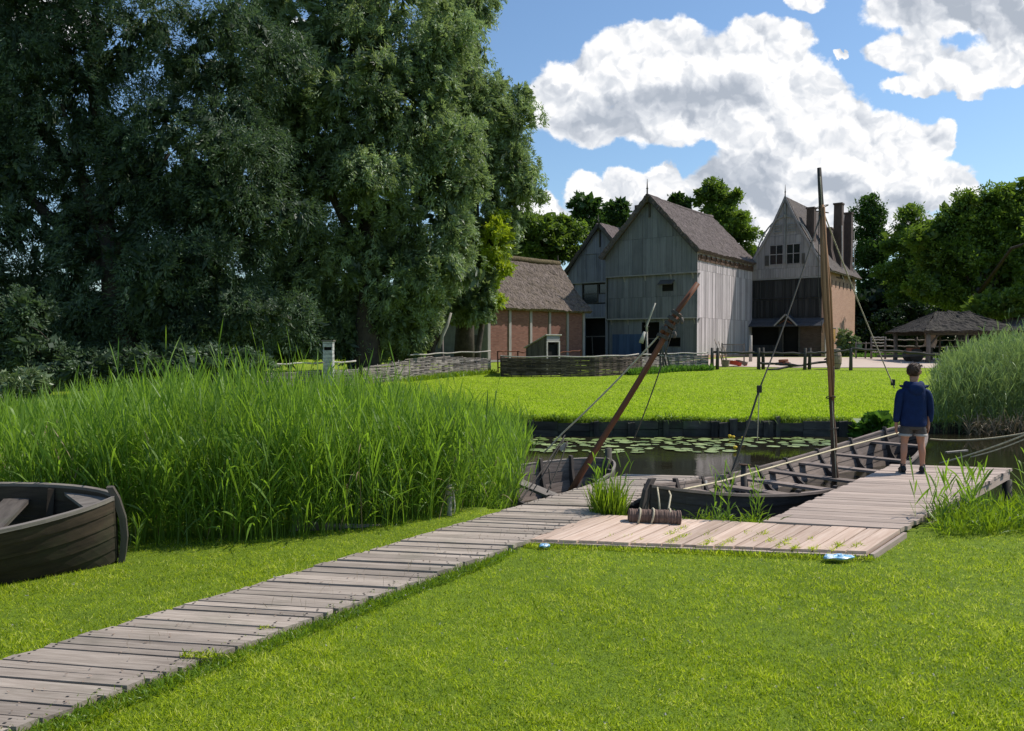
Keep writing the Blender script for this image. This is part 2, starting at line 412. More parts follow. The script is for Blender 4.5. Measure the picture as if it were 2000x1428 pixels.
# ------------------------------------------------------------------ terrain
SH = [(-60, 12), (-12, 9.0), (-3, 8.6), (-0.6, 8.4), (0.9, 7.95), (3.6, 7.35), (4.6, 7.9), (6, 8.3), (9, 9.3), (20, 11.5), (60, 14)]
def near_shore(x):
    return np.interp(x, [p[0] for p in SH], [p[1] for p in SH])
def far_shore(x):
    return np.interp(x, [-60, -14, -12, 7.85, 8.2, 9.8, 12, 60], [17.5, 17.5, 17.72, 17.72, 17.9, 18.2, 18.6, 22])
WATER = -0.40
def ground(x, y):
    x = np.asarray(x, float); y = np.asarray(y, float)
    ns, fs = near_shore(x), far_shore(x)
    near = -0.055 + 0.012 * np.sin(x * 1.3 + .5) * np.sin(y * 1.1) + np.clip(-(x + 6) * .01, 0, .1)
    far = np.clip((y - 20) * .025, 0, .8)
    bank_n = np.clip((y - ns) / .35, 0, 1); bank_f = np.where(x < 7.9, np.clip((fs - y) / .04, 0, 1), np.clip((fs + .25 - y) / .6, 0, 1))
    z = np.where(y < (ns + fs) / 2, near + (-1.3 - near) * bank_n, far + (-1.3 - far) * bank_f)
    return z
def gz(x, y): return float(ground(x, y))

xs = np.unique(np.concatenate([np.array([-900, -500, -250, -120, -70]), np.arange(-40, -14, 1.0), np.arange(-14, 14.01, .14), np.arange(14, 45, 1.0), [60, 90, 150, 300, 600, 900]]))
ys = np.unique(np.concatenate([[-300, -100, -30, -10, -4], np.arange(0, 6.5, .25), np.arange(6.5, 12, .1), np.arange(12, 17.5, .5), [17.6, 17.66, 17.69, 17.73, 17.78], np.arange(17.9, 20, .15), np.arange(20, 60, 1.0), [70, 90, 130, 200, 400, 900, 1600]]))
X, Y = np.meshgrid(xs, ys); Z = ground(X, Y)
nx, ny = len(xs), len(ys)
idx = np.arange(nx * ny).reshape(ny, nx)
F = np.stack([idx[:-1, :-1], idx[:-1, 1:], idx[1:, 1:], idx[1:, :-1]], -1).reshape(-1, 4)
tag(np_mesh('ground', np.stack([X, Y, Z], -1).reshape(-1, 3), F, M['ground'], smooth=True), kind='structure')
mb = MB(); mb.grid(lambda u, v: (-60 + 120 * u, 6.5 + 13.5 * v, WATER), 4, 4, (1, 1))
tag(mb.build('water', M['water']), kind='structure')
# sandy yard path in front of the houses
mb = MB()
def path_pt(u, v):
    x = 9.5 + 28 * u
    y0 = 39.2 + 1.0 * math.sin(u * 7) * .5 + (2.0 * (1 - min(1, u * 6)))
    y1 = np.interp(u, [0, .05, .25, .5, 1], [44, 47.5, 53, 52, 50])
    y = y0 + (y1 - y0) * v
    return (x, y, gz(x, y) + .02)
mb.grid(path_pt, 40, 8)
tag(mb.build('sand_path', M['sand']), kind='structure')

# ------------------------------------------------------------------ old boardwalk (one straight run that ends as a jetty)
walk = thing('boardwalk', 'long grey weathered plank boardwalk crossing the lawn and ending as a jetty over the water', 'boardwalk', (0, 0, 0))
def wl(y): return -2.78 + .72 * (y - 4.17)
def wr(y): return -1.97 + .72 * (y - 3.78)
SK = -.165
mb = MB(); y = 1.6; mn = MB(); i = 0
while y < 10.12:
    w = random.choice([.060, .072, .080, .090, .105])
    g = random.choice([.007, .010, .014, .022])
    pts = []
    for yy in (y, y + w):
        xl = wl(yy) + random.uniform(-.02, .02)
        # intersection of plank line with right edge
        # y' = yy + SK*(x-xl) ; x = wr(y')
        xr = (wr(yy) - .72 * SK * xl) / (1 - .72 * SK) + random.uniform(-.02, .025)
        pts.append(((xl, yy), (xr, yy + SK * (xr - xl))))
    (a, b), (c, d) = pts
    zt = random.uniform(-.004, .006); ti = random.uniform(-.004, .004)
    P = [(a[0], a[1], zt - .035), (b[0], b[1], zt - .035 + ti), (d[0], d[1], zt - .035 + ti), (c[0], c[1], zt - .035)]
    P += [(p[0], p[1], p[2] + .035) for p in P]
    mb.hexa(P, a=0)
    for e in (.06, .93):
        for q in (.25, .75):
            px = a[0] + (b[0] - a[0]) * e; py = a[1] + (b[1] - a[1]) * e + w * q
            mn.box((px + random.uniform(-.01, .01), py, zt + .0005 + ti * e), (.013, .012, .003))
    y += w + g
mb.build('deck', M['deck'], walk); mn.build('nail', M['iron'], walk)['kind'] = 'stuff'
mb = MB()
for f in (.12, .5, .88):
    y0, y1 = 1.7, 10.05
    mb.bar((wl(y0) + f * (wr(y0) - wl(y0)), y0 - f * .15, -.076), (wl(y1) + f * (wr(y1) - wl(y1)), y1 - f * .15, -.076), .07, .08)
mb.build('joist', M['pile'], walk)
for yy in (8.2, 9.1, 10.0):
    for f in (.08, .92):
        mb = MB(); x = wl(yy) + f * (wr(yy) - wl(yy)); y2 = yy - f * .15
        mb.tube([(x, y2, -1.2), (x, y2, -.11)], [.06, .055], 8)
        mb.build('pile', M['pile'], walk, True)

mb = MB()
for _ in range(260):
    yy = random.uniform(2.2, 9.8); f = random.random() ** .6; x = wl(yy) + f * (wr(yy) - wl(yy)); y2 = yy - f * .15; a = random.uniform(0, 3.1); l = random.uniform(.006, .022)
    mb.bar((x, y2, .0085), (x + l * math.cos(a), y2 + l * math.sin(a), .0095), random.uniform(.003, .009), .002)
tag(mb.build('leaf_litter', M['barrel']), 'tiny dry leaf bits and twigs scattered over the old boardwalk', 'litter', kind='stuff')
# ------------------------------------------------------------------ newer landing: strip + jetty
def clip_planks(mb, q0, q1, q2, q3, n, th=.04, jit=.006, gap=.01, zt0=.0):
    """planks run from edge q0-q3 to edge q1-q2; n planks stacked along q0->q3"""
    q0, q1, q2, q3 = [Vector((*q, 0)) for q in (q0, q1, q2, q3)]
    ws = [random.uniform(.8, 1.2) for _ in range(n)]; tot = sum(ws); acc = 0
    for w in ws:
        t0, t1 = acc / tot, (acc + w) / tot; acc += w
        gl = gap / (q3 - q0).length
        t1b = t1 - gl
        j0, j1 = random.uniform(-jit, jit) * 3, random.uniform(-jit, jit) * 3
        a = q0.lerp(q3, t0); b = q1.lerp(q2, t0); c = q1.lerp(q2, t1b); d = q0.lerp(q3, t1b)
        dr = (b - a).normalized(); a = a + dr * j0; d = d + dr * j0; b = b + dr * j1; c = c + dr * j1
        zt = zt0 + random.uniform(-.003, .004)
        P = [Vector((p.x, p.y, zt - th)) for p in (a, b, c, d)]
        P += [Vector((p.x, p.y, zt)) for p in P]
        mb.hexa(P, a=0)
land = thing('landing_stage', 'low landing strip of broad reddish planks with grass growing in the gaps', 'landing stage')
mb = MB()
clip_planks(mb, (.16, 6.74), (.84, 7.72), (3.60, 7.06), (2.95, 6.32), 19, gap=.013)
mb.build('deck', M['deck_new'], land)
mb = MB(); mb.bar((.14, 6.735, -.06), (2.93, 6.30, -.06), .04, .075); mb.bar((2.975, 6.30, -.05), (3.625, 7.035, -.05), .03, .07); mb.bar((.8, 7.66, -.08), (3.55, 7.02, -.08), .06, .07)
mb.build('joist', M['deck_mid'], land)
jet = thing('jetty', 'pale new plank jetty on dark piles reaching out where the boy stands', 'jetty')
mb = MB()
clip_planks(mb, (2.44, 7.39), (3.62, 7.09), (6.92, 10.58), (5.44, 10.93), 32, gap=.010, zt0=.006)
mb.build('deck', M['deck_mid'], jet)
mb = MB()
for a, b in (((2.5, 7.43, -.09), (5.46, 10.86, -.09)), ((3.60, 7.17, -.09), (6.84, 10.56, -.09)), ((3.05, 7.4, -.09), (6.1, 10.7, -.09))):
    mb.bar(a, b, .06, .10)
mb.build('joist', M['deck_mid'], jet)
for x, y in ((6.80, 10.50), (5.5, 10.8), (5.3, 9.0), (4.25, 9.35), (3.1, 8.1), (4.3, 7.9)):
    mb = MB(); mb.tube([(x, y, -1.2), (x, y, -.14)], [.065, .06], 8); mb.build('pile', M['pile'], jet, True)

# ------------------------------------------------------------------ boats
def boat(name, label, cat, bow, stern, beam, z0, hb, hm, hs, mat, matin, rimmat, thwarts, ribs, p=2.4, q=.8, heel=0, stem_up=.1, stern_up=.1, bulge=.09, ribtop=1.12, deck0=.84, stw=.045, kr=.30, nst=5, bot=.55, group=None, stemmat=None, foredeck=False, rimw=.04):
    bow, stern = Vector(bow), Vector(stern); L = (bow - stern).length
    t = thing(name, label, cat, (stern.x, stern.y, z0), math.atan2(bow.y - stern.y, bow.x - stern.x), group)
    t.rotation_euler = (heel, 0, t.rotation_euler[2])
    def hb_(u): return max(.02, beam / 2 * max(0, 1 - abs(2 * u - 1) ** p) ** q)
    def sheer(u):
        return hm + ((hb - hm) * max(0, (u - .45) / .55) ** 2.2 if u > .45 else (hs - hm) * ((.45 - u) / .45) ** 2.2)
    def keel(u): return kr * hb * max(0, (u - .82) / .18) ** 2 + .30 * hs * max(0, (.15 - u) / .15) ** 2
    def pt(u, s, side, off=0):
        b = hb_(u); k = keel(u); sh = sheer(u)
        y = b * (bot + (1 - bot) * s ** .7) if b > .03 else b
        return Vector((u * L, side * (y + off), k + s * (sh - k)))
    N = 30; us = [.5 - .5 * math.cos(PI * i / N) for i in range(N + 1)]
    mb = MB()
    for side in (-1, 1):
        for k in range(nst):
            s0, s1 = k / nst, min(1, (k + 1) / nst + .04)
            rings = []
            for u in us:
                rings.append([pt(u, s0, side, .020), pt(u, s1, side, .006), pt(u, s1, side, -.012), pt(u, s0, side, .002)])
            V = [p_ for R in rings for p_ in R]; F = []; U = []
            r = random.random(); ou, ov = random.random() * 9, random.random() * 9
            for i in range(N):
                for a in range(4):
                    b = (a + 1) % 4
                    F.append((i * 4 + a, (i + 1) * 4 + a, (i + 1) * 4 + b, i * 4 + b) if side > 0 else (i * 4 + b, (i + 1) * 4 + b, (i + 1) * 4 + a, i * 4 + a))
                    x0, x1 = us[i] * L + ou, us[i + 1] * L + ou; w0, w1 = (0, .12) if a % 2 == 0 else (.12, .14)
                    uvq = [(x0, w0 + ov), (x1, w0 + ov), (x1, w1 + ov), (x0, w1 + ov)]
                    U.append(uvq if side > 0 else [uvq[3], uvq[2], uvq[1], uvq[0]])
            mb.add(V, F, U, r)
    hull = mb.build('hull', mat, t)
    mb = MB()   # bottom boards
    nb = 5
    for k in range(nb):
        for i in range(N):
            a, b = us[i], us[i + 1]
            ya = [hb_(a) * bot * (2 * kk / nb - 1) for kk in (k, k + .96)]; yb = [hb_(b) * bot * (2 * kk / nb - 1) for kk in (k, k + .96)]
            za, zb = keel(a) + .01, keel(b) + .01
            V = [(a * L, ya[0], za), (b * L, yb[0], zb), (b * L, yb[1], zb), (a * L, ya[1], za)]
            V += [(x, y, z - .03) for x, y, z in V]
            mb.add(V, [(0, 1, 2, 3), (7, 6, 5, 4)], [[(a * L, k * .2), (b * L, k * .2), (b * L, k * .2 + .19), (a * L, k * .2 + .19)]] * 2, (k * .37) % 1)
    mb.build('bottom_boards', matin, t)
    for side in (-1, 1):   # inner skin catches light, gunwale on top
        mb = MB()
        rings = []
        for u in us:
            c = pt(u, 1, side); rings.append([c + Vector((0, side * rimw * .45, -.012)), c + Vector((0, side * rimw * .45, .018)), c + Vector((0, -side * rimw * .55, .018)), c + Vector((0, -side * rimw * .55, -.012))])
        V = [p_ for R in rings for p_ in R]; F = []; U = []
        for i in range(N):
            for a in range(4):
                b = (a + 1) % 4; F.append((i * 4 + a, (i + 1) * 4 + a, (i + 1) * 4 + b, i * 4 + b))
                U.append([(us[i] * L, .03 * a), (us[i + 1] * L, .03 * a), (us[i + 1] * L, .03 * a + .03), (us[i] * L, .03 * a + .03)])
        mb.add(V, F, U, .5); mb.build('gunwale', rimmat, t)
        mb = MB()
        for k in range(nst):
            s0, s1 = k / nst + .01, (k + 1) / nst - .01
            ro = random.random()
            for i in range(N):
                a, b = us[i], us[i + 1]
                P = [pt(a, s0, side, -.014), pt(b, s0, side, -.014), pt(b, s1, side, -.024), pt(a, s1, side, -.024)]
                mb.add(P, [(0, 1, 2, 3)], [[(a * L, k * .15), (b * L, k * .15), (b * L, k * .15 + .13), (a * L, k * .15 + .13)]], ro)
        mb.build('inner_planking', matin, t)
    for u in ribs:
        for side in (-1, 1):
            mb = MB(); w = .025
            def rp(s, o): return pt(u, s, side, o)
            prof = [rp(0, -.02) + Vector((0, -side * .12, .0)), rp(.0, -.01), rp(.5, -.01), rp(1, .0), rp(ribtop, .0), rp(ribtop, -.05), rp(.8, -.06), rp(.4, -.09), rp(.12, -.16)]
            n = len(prof)
            V = [p_ + Vector((w, 0, 0)) for p_ in prof] + [p_ - Vector((w, 0, 0)) for p_ in prof]
            F = [tuple(range(n)), tuple(range(2 * n - 1, n - 1, -1))] + [(k, (k + 1) % n, n + (k + 1) % n, n + k) for k in range(n)]
            mb.add(V, F, [[(v * .1, v * .03) for v in range(len(f))] for f in F], random.random()); mb.build('rib', M['dark'] if mat != M['oldboat'] else mat, t)
    for u in thwarts:
        mb = MB(); s = .80; b = pt(u, s, 1).y - .01; z = pt(u, s, 1).z
        mb.box((u * L, 0, z), (.17 if len(thwarts) > 3 else .2, 2 * b, .032)); mb.build('thwart', rimmat if len(thwarts) > 3 else stemmat or rimmat, t)
    for u0, up, hh, nm in ((1, stem_up, hb, 'stem'), (0, stern_up, hs, 'sternpost')):
        mb = MB(); sg = 1 if u0 == 1 else -1
        pr = []
        for s in [0, .15, .35, .6, .85, 1.0]:
            z = keel(u0) * .6 * (1 - s) + (hh + up) * s
            x = u0 * L + sg * (.02 + bulge * math.sin(PI * min(1, s * 1.02)) - (bulge if s == 1 else .04 * s))
            pr.append((x, z))
        V = []
        for x, z in pr:
            for dx, dy in ((-stw * sg, -.028), (stw * sg, -.022), (stw * sg, .022), (-stw * sg, .028)):
                V.append((x + dx, dy, z))
        F = []; U = []
        for i in range(len(pr) - 1):
            for a in range(4):
                b = (a + 1) % 4; F.append((i * 4 + a, i * 4 + b, (i + 1) * 4 + b, (i + 1) * 4 + a)); U.append([(i * .1, a * .05), (i * .1, a * .05 + .05), (i * .1 + .1, a * .05 + .05), (i * .1 + .1, a * .05)])
        m = (len(pr) - 1) * 4; F.append((m, m + 1, m + 2, m + 3)); U.append([(0, 0), (0, .05), (.05, .05), (.05, 0)])
        mb.add(V, F, U, .6); mb.build(nm, stemmat or rimmat, t)
    if foredeck:
        mb = MB(); u = .965
        pts = []
        V = []; a, b = deck0, .985
        m_ = (a + b) / 2; P = [pt(a, .93, -1, -.02), pt(m_, .93, -1, -.02), pt(b, .93, -1), pt(b, .93, 1), pt(m_, .93, 1, -.02), pt(a, .93, 1, -.02), Vector(((a * .4 + b * .6) * L, 0, pt(m_, .90, 1).z))]
        V = P + [p_ - Vector((0, 0, .025)) for p_ in P]; n = len(P)
        F = [tuple(range(n)), tuple(range(2 * n - 1, n - 1, -1))] + [(k, n + k, n + (k + 1) % n, (k + 1) % n) for k in range(n)]
        mb.add(V, F, [[(V[i].x, V[i].y) for i in f] for f in F], .35); mb.build('breasthook', M['oldrim'], t)
    return t, L, pt

# (1) old rowing boat on the lawn
BB = thing  # alias unused
ob, oL, opt = boat('rowing_boat', 'old blackened wooden rowing boat lying on the lawn in front of the reeds', 'boat', (-3.20, 6.20), (-7.1, 5.05), 1.48, -.12, .62, .55, .62,
    M['oldboat'], M['oldboat'], M['oldrim'], [.79, .5, .22], [.86, .66, .45, .3], p=2.6, q=.75, heel=math.radians(8), stem_up=.09, stern_up=.1, bulge=.055, ribtop=.98, deck0=.885, stw=.024, kr=.16, nst=5, stemmat=M['pile'], foredeck=True, rimw=.045, bot=.5)
# (2) long tarred rowing boat between the jetties
lb, lL, lpt = boat('long_boat', 'long tarred plank boat with many thwarts moored against the new jetty', 'boat', (7.28, 13.75), (1.42, 7.98), 1.56, -.50, .80, .40, .74,
    M['dark'], M['boatin'], M['boatin'], [.20, .30, .40, .505, .62, .74, .88], [.155, .255, .355, .46, .57, .69, .81, .92], p=2.2, q=.70, stem_up=.06, stern_up=.07, nst=4, bot=.62, stemmat=M['stern'], rimw=.06)
for o in lb.children:
    if o.name.startswith('sternpost'): o.data.materials[0] = M['dark']
# (3) small sailing boat hidden behind the walkway
sb, sL, spt = boat('sailing_boat', 'small plank boat between the reeds and the boardwalk carrying a leaning red mast', 'boat', (1.34, 11.05), (-2.1, 7.4), 1.2, -.56, .62, .52, .6,
    M['boatin'], M['boatin'], M['oldrim'], [.4, .68], [.25, .38, .5, .6, .7, .8, .9], p=2.4, q=.6, heel=math.radians(10), stem_up=.05, nst=4, bot=.6)

def rope(name, pts, rad, mat, label=None, cat='rope', parent=None, n=5, group=None):
    mb = MB(); mb.tube(pts, rad, n); o = mb.build(name, mat, parent, True)
    if parent is None: tag(o, label, cat, group)
    return o
def sag(a, b, s, n=14, lat=0):
    a, b = Vector(a), Vector(b)
    return [a.lerp(b, i / n) - Vector((0, 0, s * 4 * (i / n) * (1 - i / n))) for i in range(n + 1)]

# leaning red mast (stands in the small boat)
foot = at(1112, 968, 9.35); foot.z = -.45
foot = at(1106, 975, 9.35)
top = at(1363, 553, 9.2)
mast1 = thing('mast', 'leaning reddish brown mast with a lashed joint, rising from the small boat', 'mast', tuple(foot))
mast1w = Vector(foot)
def lp(p): return Vector(p) - mast1w
j = foot.lerp(top, .80)
mb = MB(); d = (top - foot)
pts = [foot.lerp(top, t) + Vector((0, 0, .012 * math.sin(t * 9))) for t in np.linspace(0, .86, 12)]
mb.tube([lp(p) for p in pts], [.041 - .007 * i / 11 for i in range(12)], 10); mb.build('spar', M['mast_red'], mast1, True)
a = foot.lerp(top, .76) + Vector((-.055, -.02, .03)); b = top
mb = MB(); mb.tube([lp(a), lp(a.lerp(b, .5)), lp(b)], [.030, .032, .030], 8); mb.build('topmast', M['mast_red'], mast1, True)
mb = MB(); dn = d.normalized(); o1 = dn.orthogonal().normalized(); o2 = dn.cross(o1)
for t0 in (.745, .775, .80, .825, .85):
    cc = foot.lerp(top, t0) + Vector((-.02, 0, .015)); tl = random.uniform(-.25, .25)
    for w in range(3):
        mb.tube([lp(cc + dn * (w * .014 + .04 * math.sin(k) * tl) + (o1 * math.cos(k) + o2 * math.sin(k)) * .07) for k in np.linspace(0, 2 * PI, 13)], .008, 5)
mb.build('lashing', M['rope_dark'], mast1, True)
for t0, dx in ((.79, -.05), (.83, .07), (.765, .09)):
    mb = MB(); cc = foot.lerp(top, t0) + Vector((dx, -.05, .0)); mb.tube([lp(cc + Vector((0, 0, .04))), lp(cc), lp(cc - Vector((0, 0, .04)))], [.012, .026, .012], 8); mb.build('pulley', M['fence'], mast1, True)
jl = foot.lerp(top, .79)
# rigging of the leaning mast
rg = [
 ('stay ropes run from the red mast down toward the reed side', sag(jl + Vector((-.06, 0, 0)), at(1100, 845, 9.6), .03) + sag(at(1100, 845, 9.6), at(1062, 885, 9.6), .0, 4)[1:], .011, M['rope']),
 ('dark rope falling from the red mast joint toward the pond', sag(jl + Vector((.04, 0, 0)), at(1236, 862, 9.8), .06), .008, M['rope_dark']),
 ('twisted rope pair ending low beside the reeds', sag(at(1104, 850, 9.5), at(1010, 985, 8.9), .02), .010, M['rope_dark']),
 ('slack loop of rope hanging into the small boat', sag(at(1108, 862, 9.5), at(1068, 962, 9.2), .04), .009, M['rope_dark']),
 ('thin dark line slanting into the small boat beside the twisted pair', sag(at(1102, 858, 9.5), at(1035, 968, 9.1), .01), .007, M['rope_dark']),
 ('short rope tied under the pulley block in the small boat', sag(at(1072, 915, 9.3), at(1076, 955, 9.3), .0), .009, M['rope_dark'])]
for l, p, r_, m in rg: rope('rope', p, r_, m, l)
mb = MB(); c0 = at(1100, 873, 9.6)
mb.box(c0, (.05, .04, .11), Matrix.Rotation(.8, 3, 'Y')); bl = mb.build('pulley', M['fence_pale']); tag(bl, 'pale wooden pulley block hanging on the ropes by the reeds', 'pulley')

# standing mast in the long boat
foot = Vector((4.53, 10.78, -.47)); top = at(1600, 328, 10.75)
mast2 = thing('mast', 'tall thin mast with bundled brown poles lashed to it, standing in the long boat', 'mast', tuple(foot))
mast1w = Vector(foot)
lowtop = at(1622, 690, 10.78); shaft = [foot, at(1631, 930, 10.78), at(1627, 850, 10.78), lowtop, at(1612, 560, 10.76), at(1606, 440, 10.76)]
mb = MB(); pts = []
for i in range(len(shaft) - 1):
    for k in range(4): pts.append(shaft[i].lerp(shaft[i + 1], k / 4) + Vector((.008 * math.sin(i * 7 + k * 2.1), 0, 0)))
mb.tube([lp(p) for p in pts + [shaft[-1]]], [.043 + .007 * math.sin(i * 1.9) - .0005 * i for i in range(len(pts) + 1)], 9); mb.build('shaft', M['knob'], mast2, True)
mb = MB(); mb.tube([lp(at(1608, 470, 10.74)), lp(at(1604, 400, 10.74)), lp(top)], [.040, .037, .030], 8); mb.build('topmast', M['fence_dark'], mast2, True)
for i, (x0, y0, x1, y1, w) in enumerate([(1603, 402, 1618, 700, .028), (1606, 400, 1622, 775, .032), (1609, 404, 1627, 782, .028), (1604, 412, 1613, 640, .025), (1608, 425, 1628, 715, .022)]):
    mb = MB(); a = at(x0, y0, 10.68 - .03 * (i % 3)); b = at(x1, y1, 10.70 - .03 * (i % 2)); md = a.lerp(b, .5) + Vector((.015 * (i - 2), 0, 0))
    mb.tube([lp(a), lp(md), lp(b)], [w * .6, w * .78, w * .68], 7); mb.build('spar', M['mast_brown'], mast2, True)
for py in (404, 414, 700, 776, 838):
    mb = MB()
    cc = at(1605 + (py - 402) / 380 * 18 if py < 800 else 1628, py, 10.73)
    rr = (.085 if py < 600 else .062)
    for w in range(1):
        mb.tube([lp(cc + Vector((math.cos(k) * rr, math.sin(k) * rr * .9, .012 * w + .02 * math.sin(k + py)))) for k in np.linspace(0, 2 * PI, 13)], .007, 5)
    mb.build('lashing', M['rope_dark'], mast2, True)
mp = at(1606, 408, 10.7)
blk = at(1483, 760, 9.6); pst = at(1456, 908, 9.55)
for l, p, r_, m in [
 ('long stay rope slanting from the tall mast down to the block by the far bank', sag(mp, blk, .10), .010, M['rope_dark']),
 ('rope running from the hanging block down to the mooring post', sag(blk, at(1428, 925, 9.5), .02), .013, M['rope_dark']),
 ('second rope running from the block down into the long boat', sag(at(1446, 900, 9.55), at(1400, 962, 9.3), .0), .009, M['rope_dark']),
 ('loose end of rope hanging straight down below the block', sag(blk, at(1479, 862, 9.6), .0), .006, M['rope']),
 ('stay rope slanting from the tall mast toward the boy', sag(mp, at(1747, 758, 12.6), .05), .010, M['rope']),
 ('thin halyard hanging close along the left of the tall mast', sag(at(1600, 345, 10.7), at(1598, 560, 10.7), .0) + sag(at(1598, 560, 10.7), at(1606, 650, 10.7), 0, 4)[1:], .005, M['rope_dark']),
 ('thin halyard hanging close along the right of the tall mast', sag(at(1602, 345, 10.7), at(1634, 950, 10.7), -.03), .006, M['rope'])]:
    rope('rope', p, r_, m, l)
mb = MB(); mb.box(blk, (.05, .05, .09)); tag(mb.build('pulley', M['iron']), 'dark pulley block hanging on the stay over the far bank', 'pulley')
mb = MB(); mb.box(at(1744, 747, 12.55), (.05, .05, .10)); tag(mb.build('pulley', M['iron']), 'dark pulley block on the stay just left of the boy', 'pulley')

# mooring ropes
bowtop = lb.matrix_world
bs = on(1815, 858, .06)
bs = at(1817, 858, 13.75)
rope('mooring_rope', sag(bs, at(2080, 828, 11.0), .10, 20), .016, M['rope_y'], 'slack pale mooring rope leading right from the far end of the long boat', 'rope')
rope('mooring_rope', sag(at(1835, 905, 11.6), at(2080, 815, 10.6), .05, 20), .014, M['rope_y'], 'pale rope leading right from the tip of the new jetty', 'rope')
rope('mooring_rope', sag(at(1895, 893, 11.2), at(2080, 818, 10.5), .06, 16), .010, M['rope_y'], 'thin second rope beside the one from the jetty tip', 'rope')
mb = MB(); mb.bar(on(1848, 883, WATER + .01), on(1889, 879, WATER + .01), .05, .012); tag(mb.build('floating_stick', M['fence_pale']), 'pale stick floating on the water right of the boy', 'stick')
rp = [at(1298, 962, 8.05), at(1330, 957, 8.25), at(1410, 940, 8.8), at(1500, 915, 9.5), at(1626, 879, 10.6), at(1700, 860, 11.6), at(1757, 845, 12.6)]
pts = []
for i in range(len(rp) - 1):
    for k in range(4): pts.append(rp[i].lerp(rp[i + 1], k / 4))
rope('boat_rope', pts + [rp[-1]], .0115, M['rope_y'], 'long pale yellow rope stretched along the far rail of the long boat', 'rope', n=7)
# wound fender log
fa, fb = on(1228, 1008, .05), on(1328, 1012, .05)
fen = thing('fender_log', 'thick log wound with brown rope lying at the landing edge', 'fender', tuple((fa + fb) / 2)); mast1w = Vector(fen.location)
mb = MB(); mb.tube([lp(fa), lp(fb)], .062, 14); mb.build('log', M['fender'], fen, True)
mb = MB(); n = 44
for k in range(n):
    cc = fa.lerp(fb, (k + .5) / n); rr = .070 + random.uniform(-.003, .003); ax = (fb - fa).normalized()
    mb.tube([lp(cc + Vector((0, math.cos(a) * rr, math.sin(a) * rr)) + ax * .004 * math.sin(a)) for a in np.linspace(0, 2 * PI, 13)], .0065, 4, cap=False)
mb.build('rope_winding', M['fender'], fen, True)
for px in (1246, 1272, 1304):
    mb = MB(); cc = on(px, 1010, .05); cc.z = .05
    mb.tube([lp(cc + Vector((.02 * math.sin(a), math.cos(a) * .082, math.sin(a) * .082))) for a in np.linspace(0, 2 * PI, 15)], .010, 5); mb.build('tie', M['rope'], fen, True)
for l, p in (('pale rope looped over the near end of the long boat, left strand', [at(1284, 952, 7.95), at(1287, 975, 7.85), at(1289, 1000, 7.75)]),
             ('pale rope looped over the near end of the long boat, right strand', [at(1306, 958, 8.0), at(1310, 968, 7.85), at(1306, 992, 7.75), at(1303, 1012, 7.6)]),
             ('pale rope lying in a loose curl on the landing planks', [at(1272, 1002, 7.5), on(1278, 1006, .02), on(1288, 1004, .015), on(1294, 1014, .015), on(1296, 1021, .012)])):
    rope('rope', p, .010, M['rope'], l)
# mooring posts
def post(name, x, y, z0, z1, r_, mat, label, cat='post', group=None, lean=(0, 0)):
    t = MB(); t.tube([(x, y, z0), (x + lean[0] / 2, y + lean[1] / 2, (z0 + z1) / 2), (x + lean[0], y + lean[1], z1)], [r_, r_ * .97, r_ * .9], 9)
    return tag(t.build(name, mat, None, True), label, cat, group)
p_ = at(1188, 905, 10.95); post('mooring_post', p_.x, p_.y, -1.2, .23, .055, M['pile'], 'squat dark mooring post where the boardwalk jetty meets the small boat')
p_ = at(1453, 930, 10.2); post('mooring_post', p_.x, p_.y, -1.2, .12, .045, M['pile'], 'dark mooring post with a crossbar standing in the water by the long boat')
mb = MB(); q_ = at(1444, 907, 10.15); mb.tube([q_, at(1466, 909, 10.15)], .013, 6); tag(mb.build('crossbar', M['knob']), 'short dark stick tied across the mooring post', 'stick')
p_ = at(1382, 950, 9.9); post('mooring_post', p_.x - .03, p_.y, -1.2, -.05, .03, M['stern'], 'thin pale stake under the jetty corner')
p_ = on(878, 1005, -.05); post('mooring_post', p_.x, p_.y, -.2, .26, .03, M['fence_pale'], 'short stake wrapped in rope standing in the reeds beside the boardwalk')
mb = MB()
for k in range(4): mb.tube([Vector((p_.x, p_.y, .17 + k * .02)) + Vector((math.cos(a) * .04, math.sin(a) * .04, 0)) for a in np.linspace(0, 2 * PI, 11)], .010, 5)
mb.tube([(p_.x + .04, p_.y - .03, .2), (p_.x + .06, p_.y - .05, .05), (p_.x + .05, p_.y - .06, -.03)], .009, 5)
tag(mb.build('rope', M['rope'], None, True), 'rope coil tied round the short stake in the reeds', 'rope')

# plastic bags on the lawn
def bag(px, py, w, d, label):
    c = on(px, py, -.03); t = MB()
    def fn(u, v):
        a = u * 2 * PI; rr = math.sin(PI * min(1, v)) if v < 1 else 0
        x = math.cos(a) * w * rr ** .5 * (1 + .15 * math.sin(3 * a + v * 5)); y = math.sin(a) * d * rr ** .5
        z = .012 * math.cos(PI * v) + .007 * math.sin(5 * a + 9 * v)
        return (c.x + x, c.y + y, -.03 + z + .015)
    t.grid(fn, 24, 8); return tag(t.build('plastic_bag', M['bag'], None, True), label, 'plastic bag')
bag(1636, 1091, .12, .06, 'crumpled blue and white plastic bag lying on the lawn by the landing')
bag(1063, 1069, .045, .03, 'small light blue scrap of plastic under the corner of the landing strip')
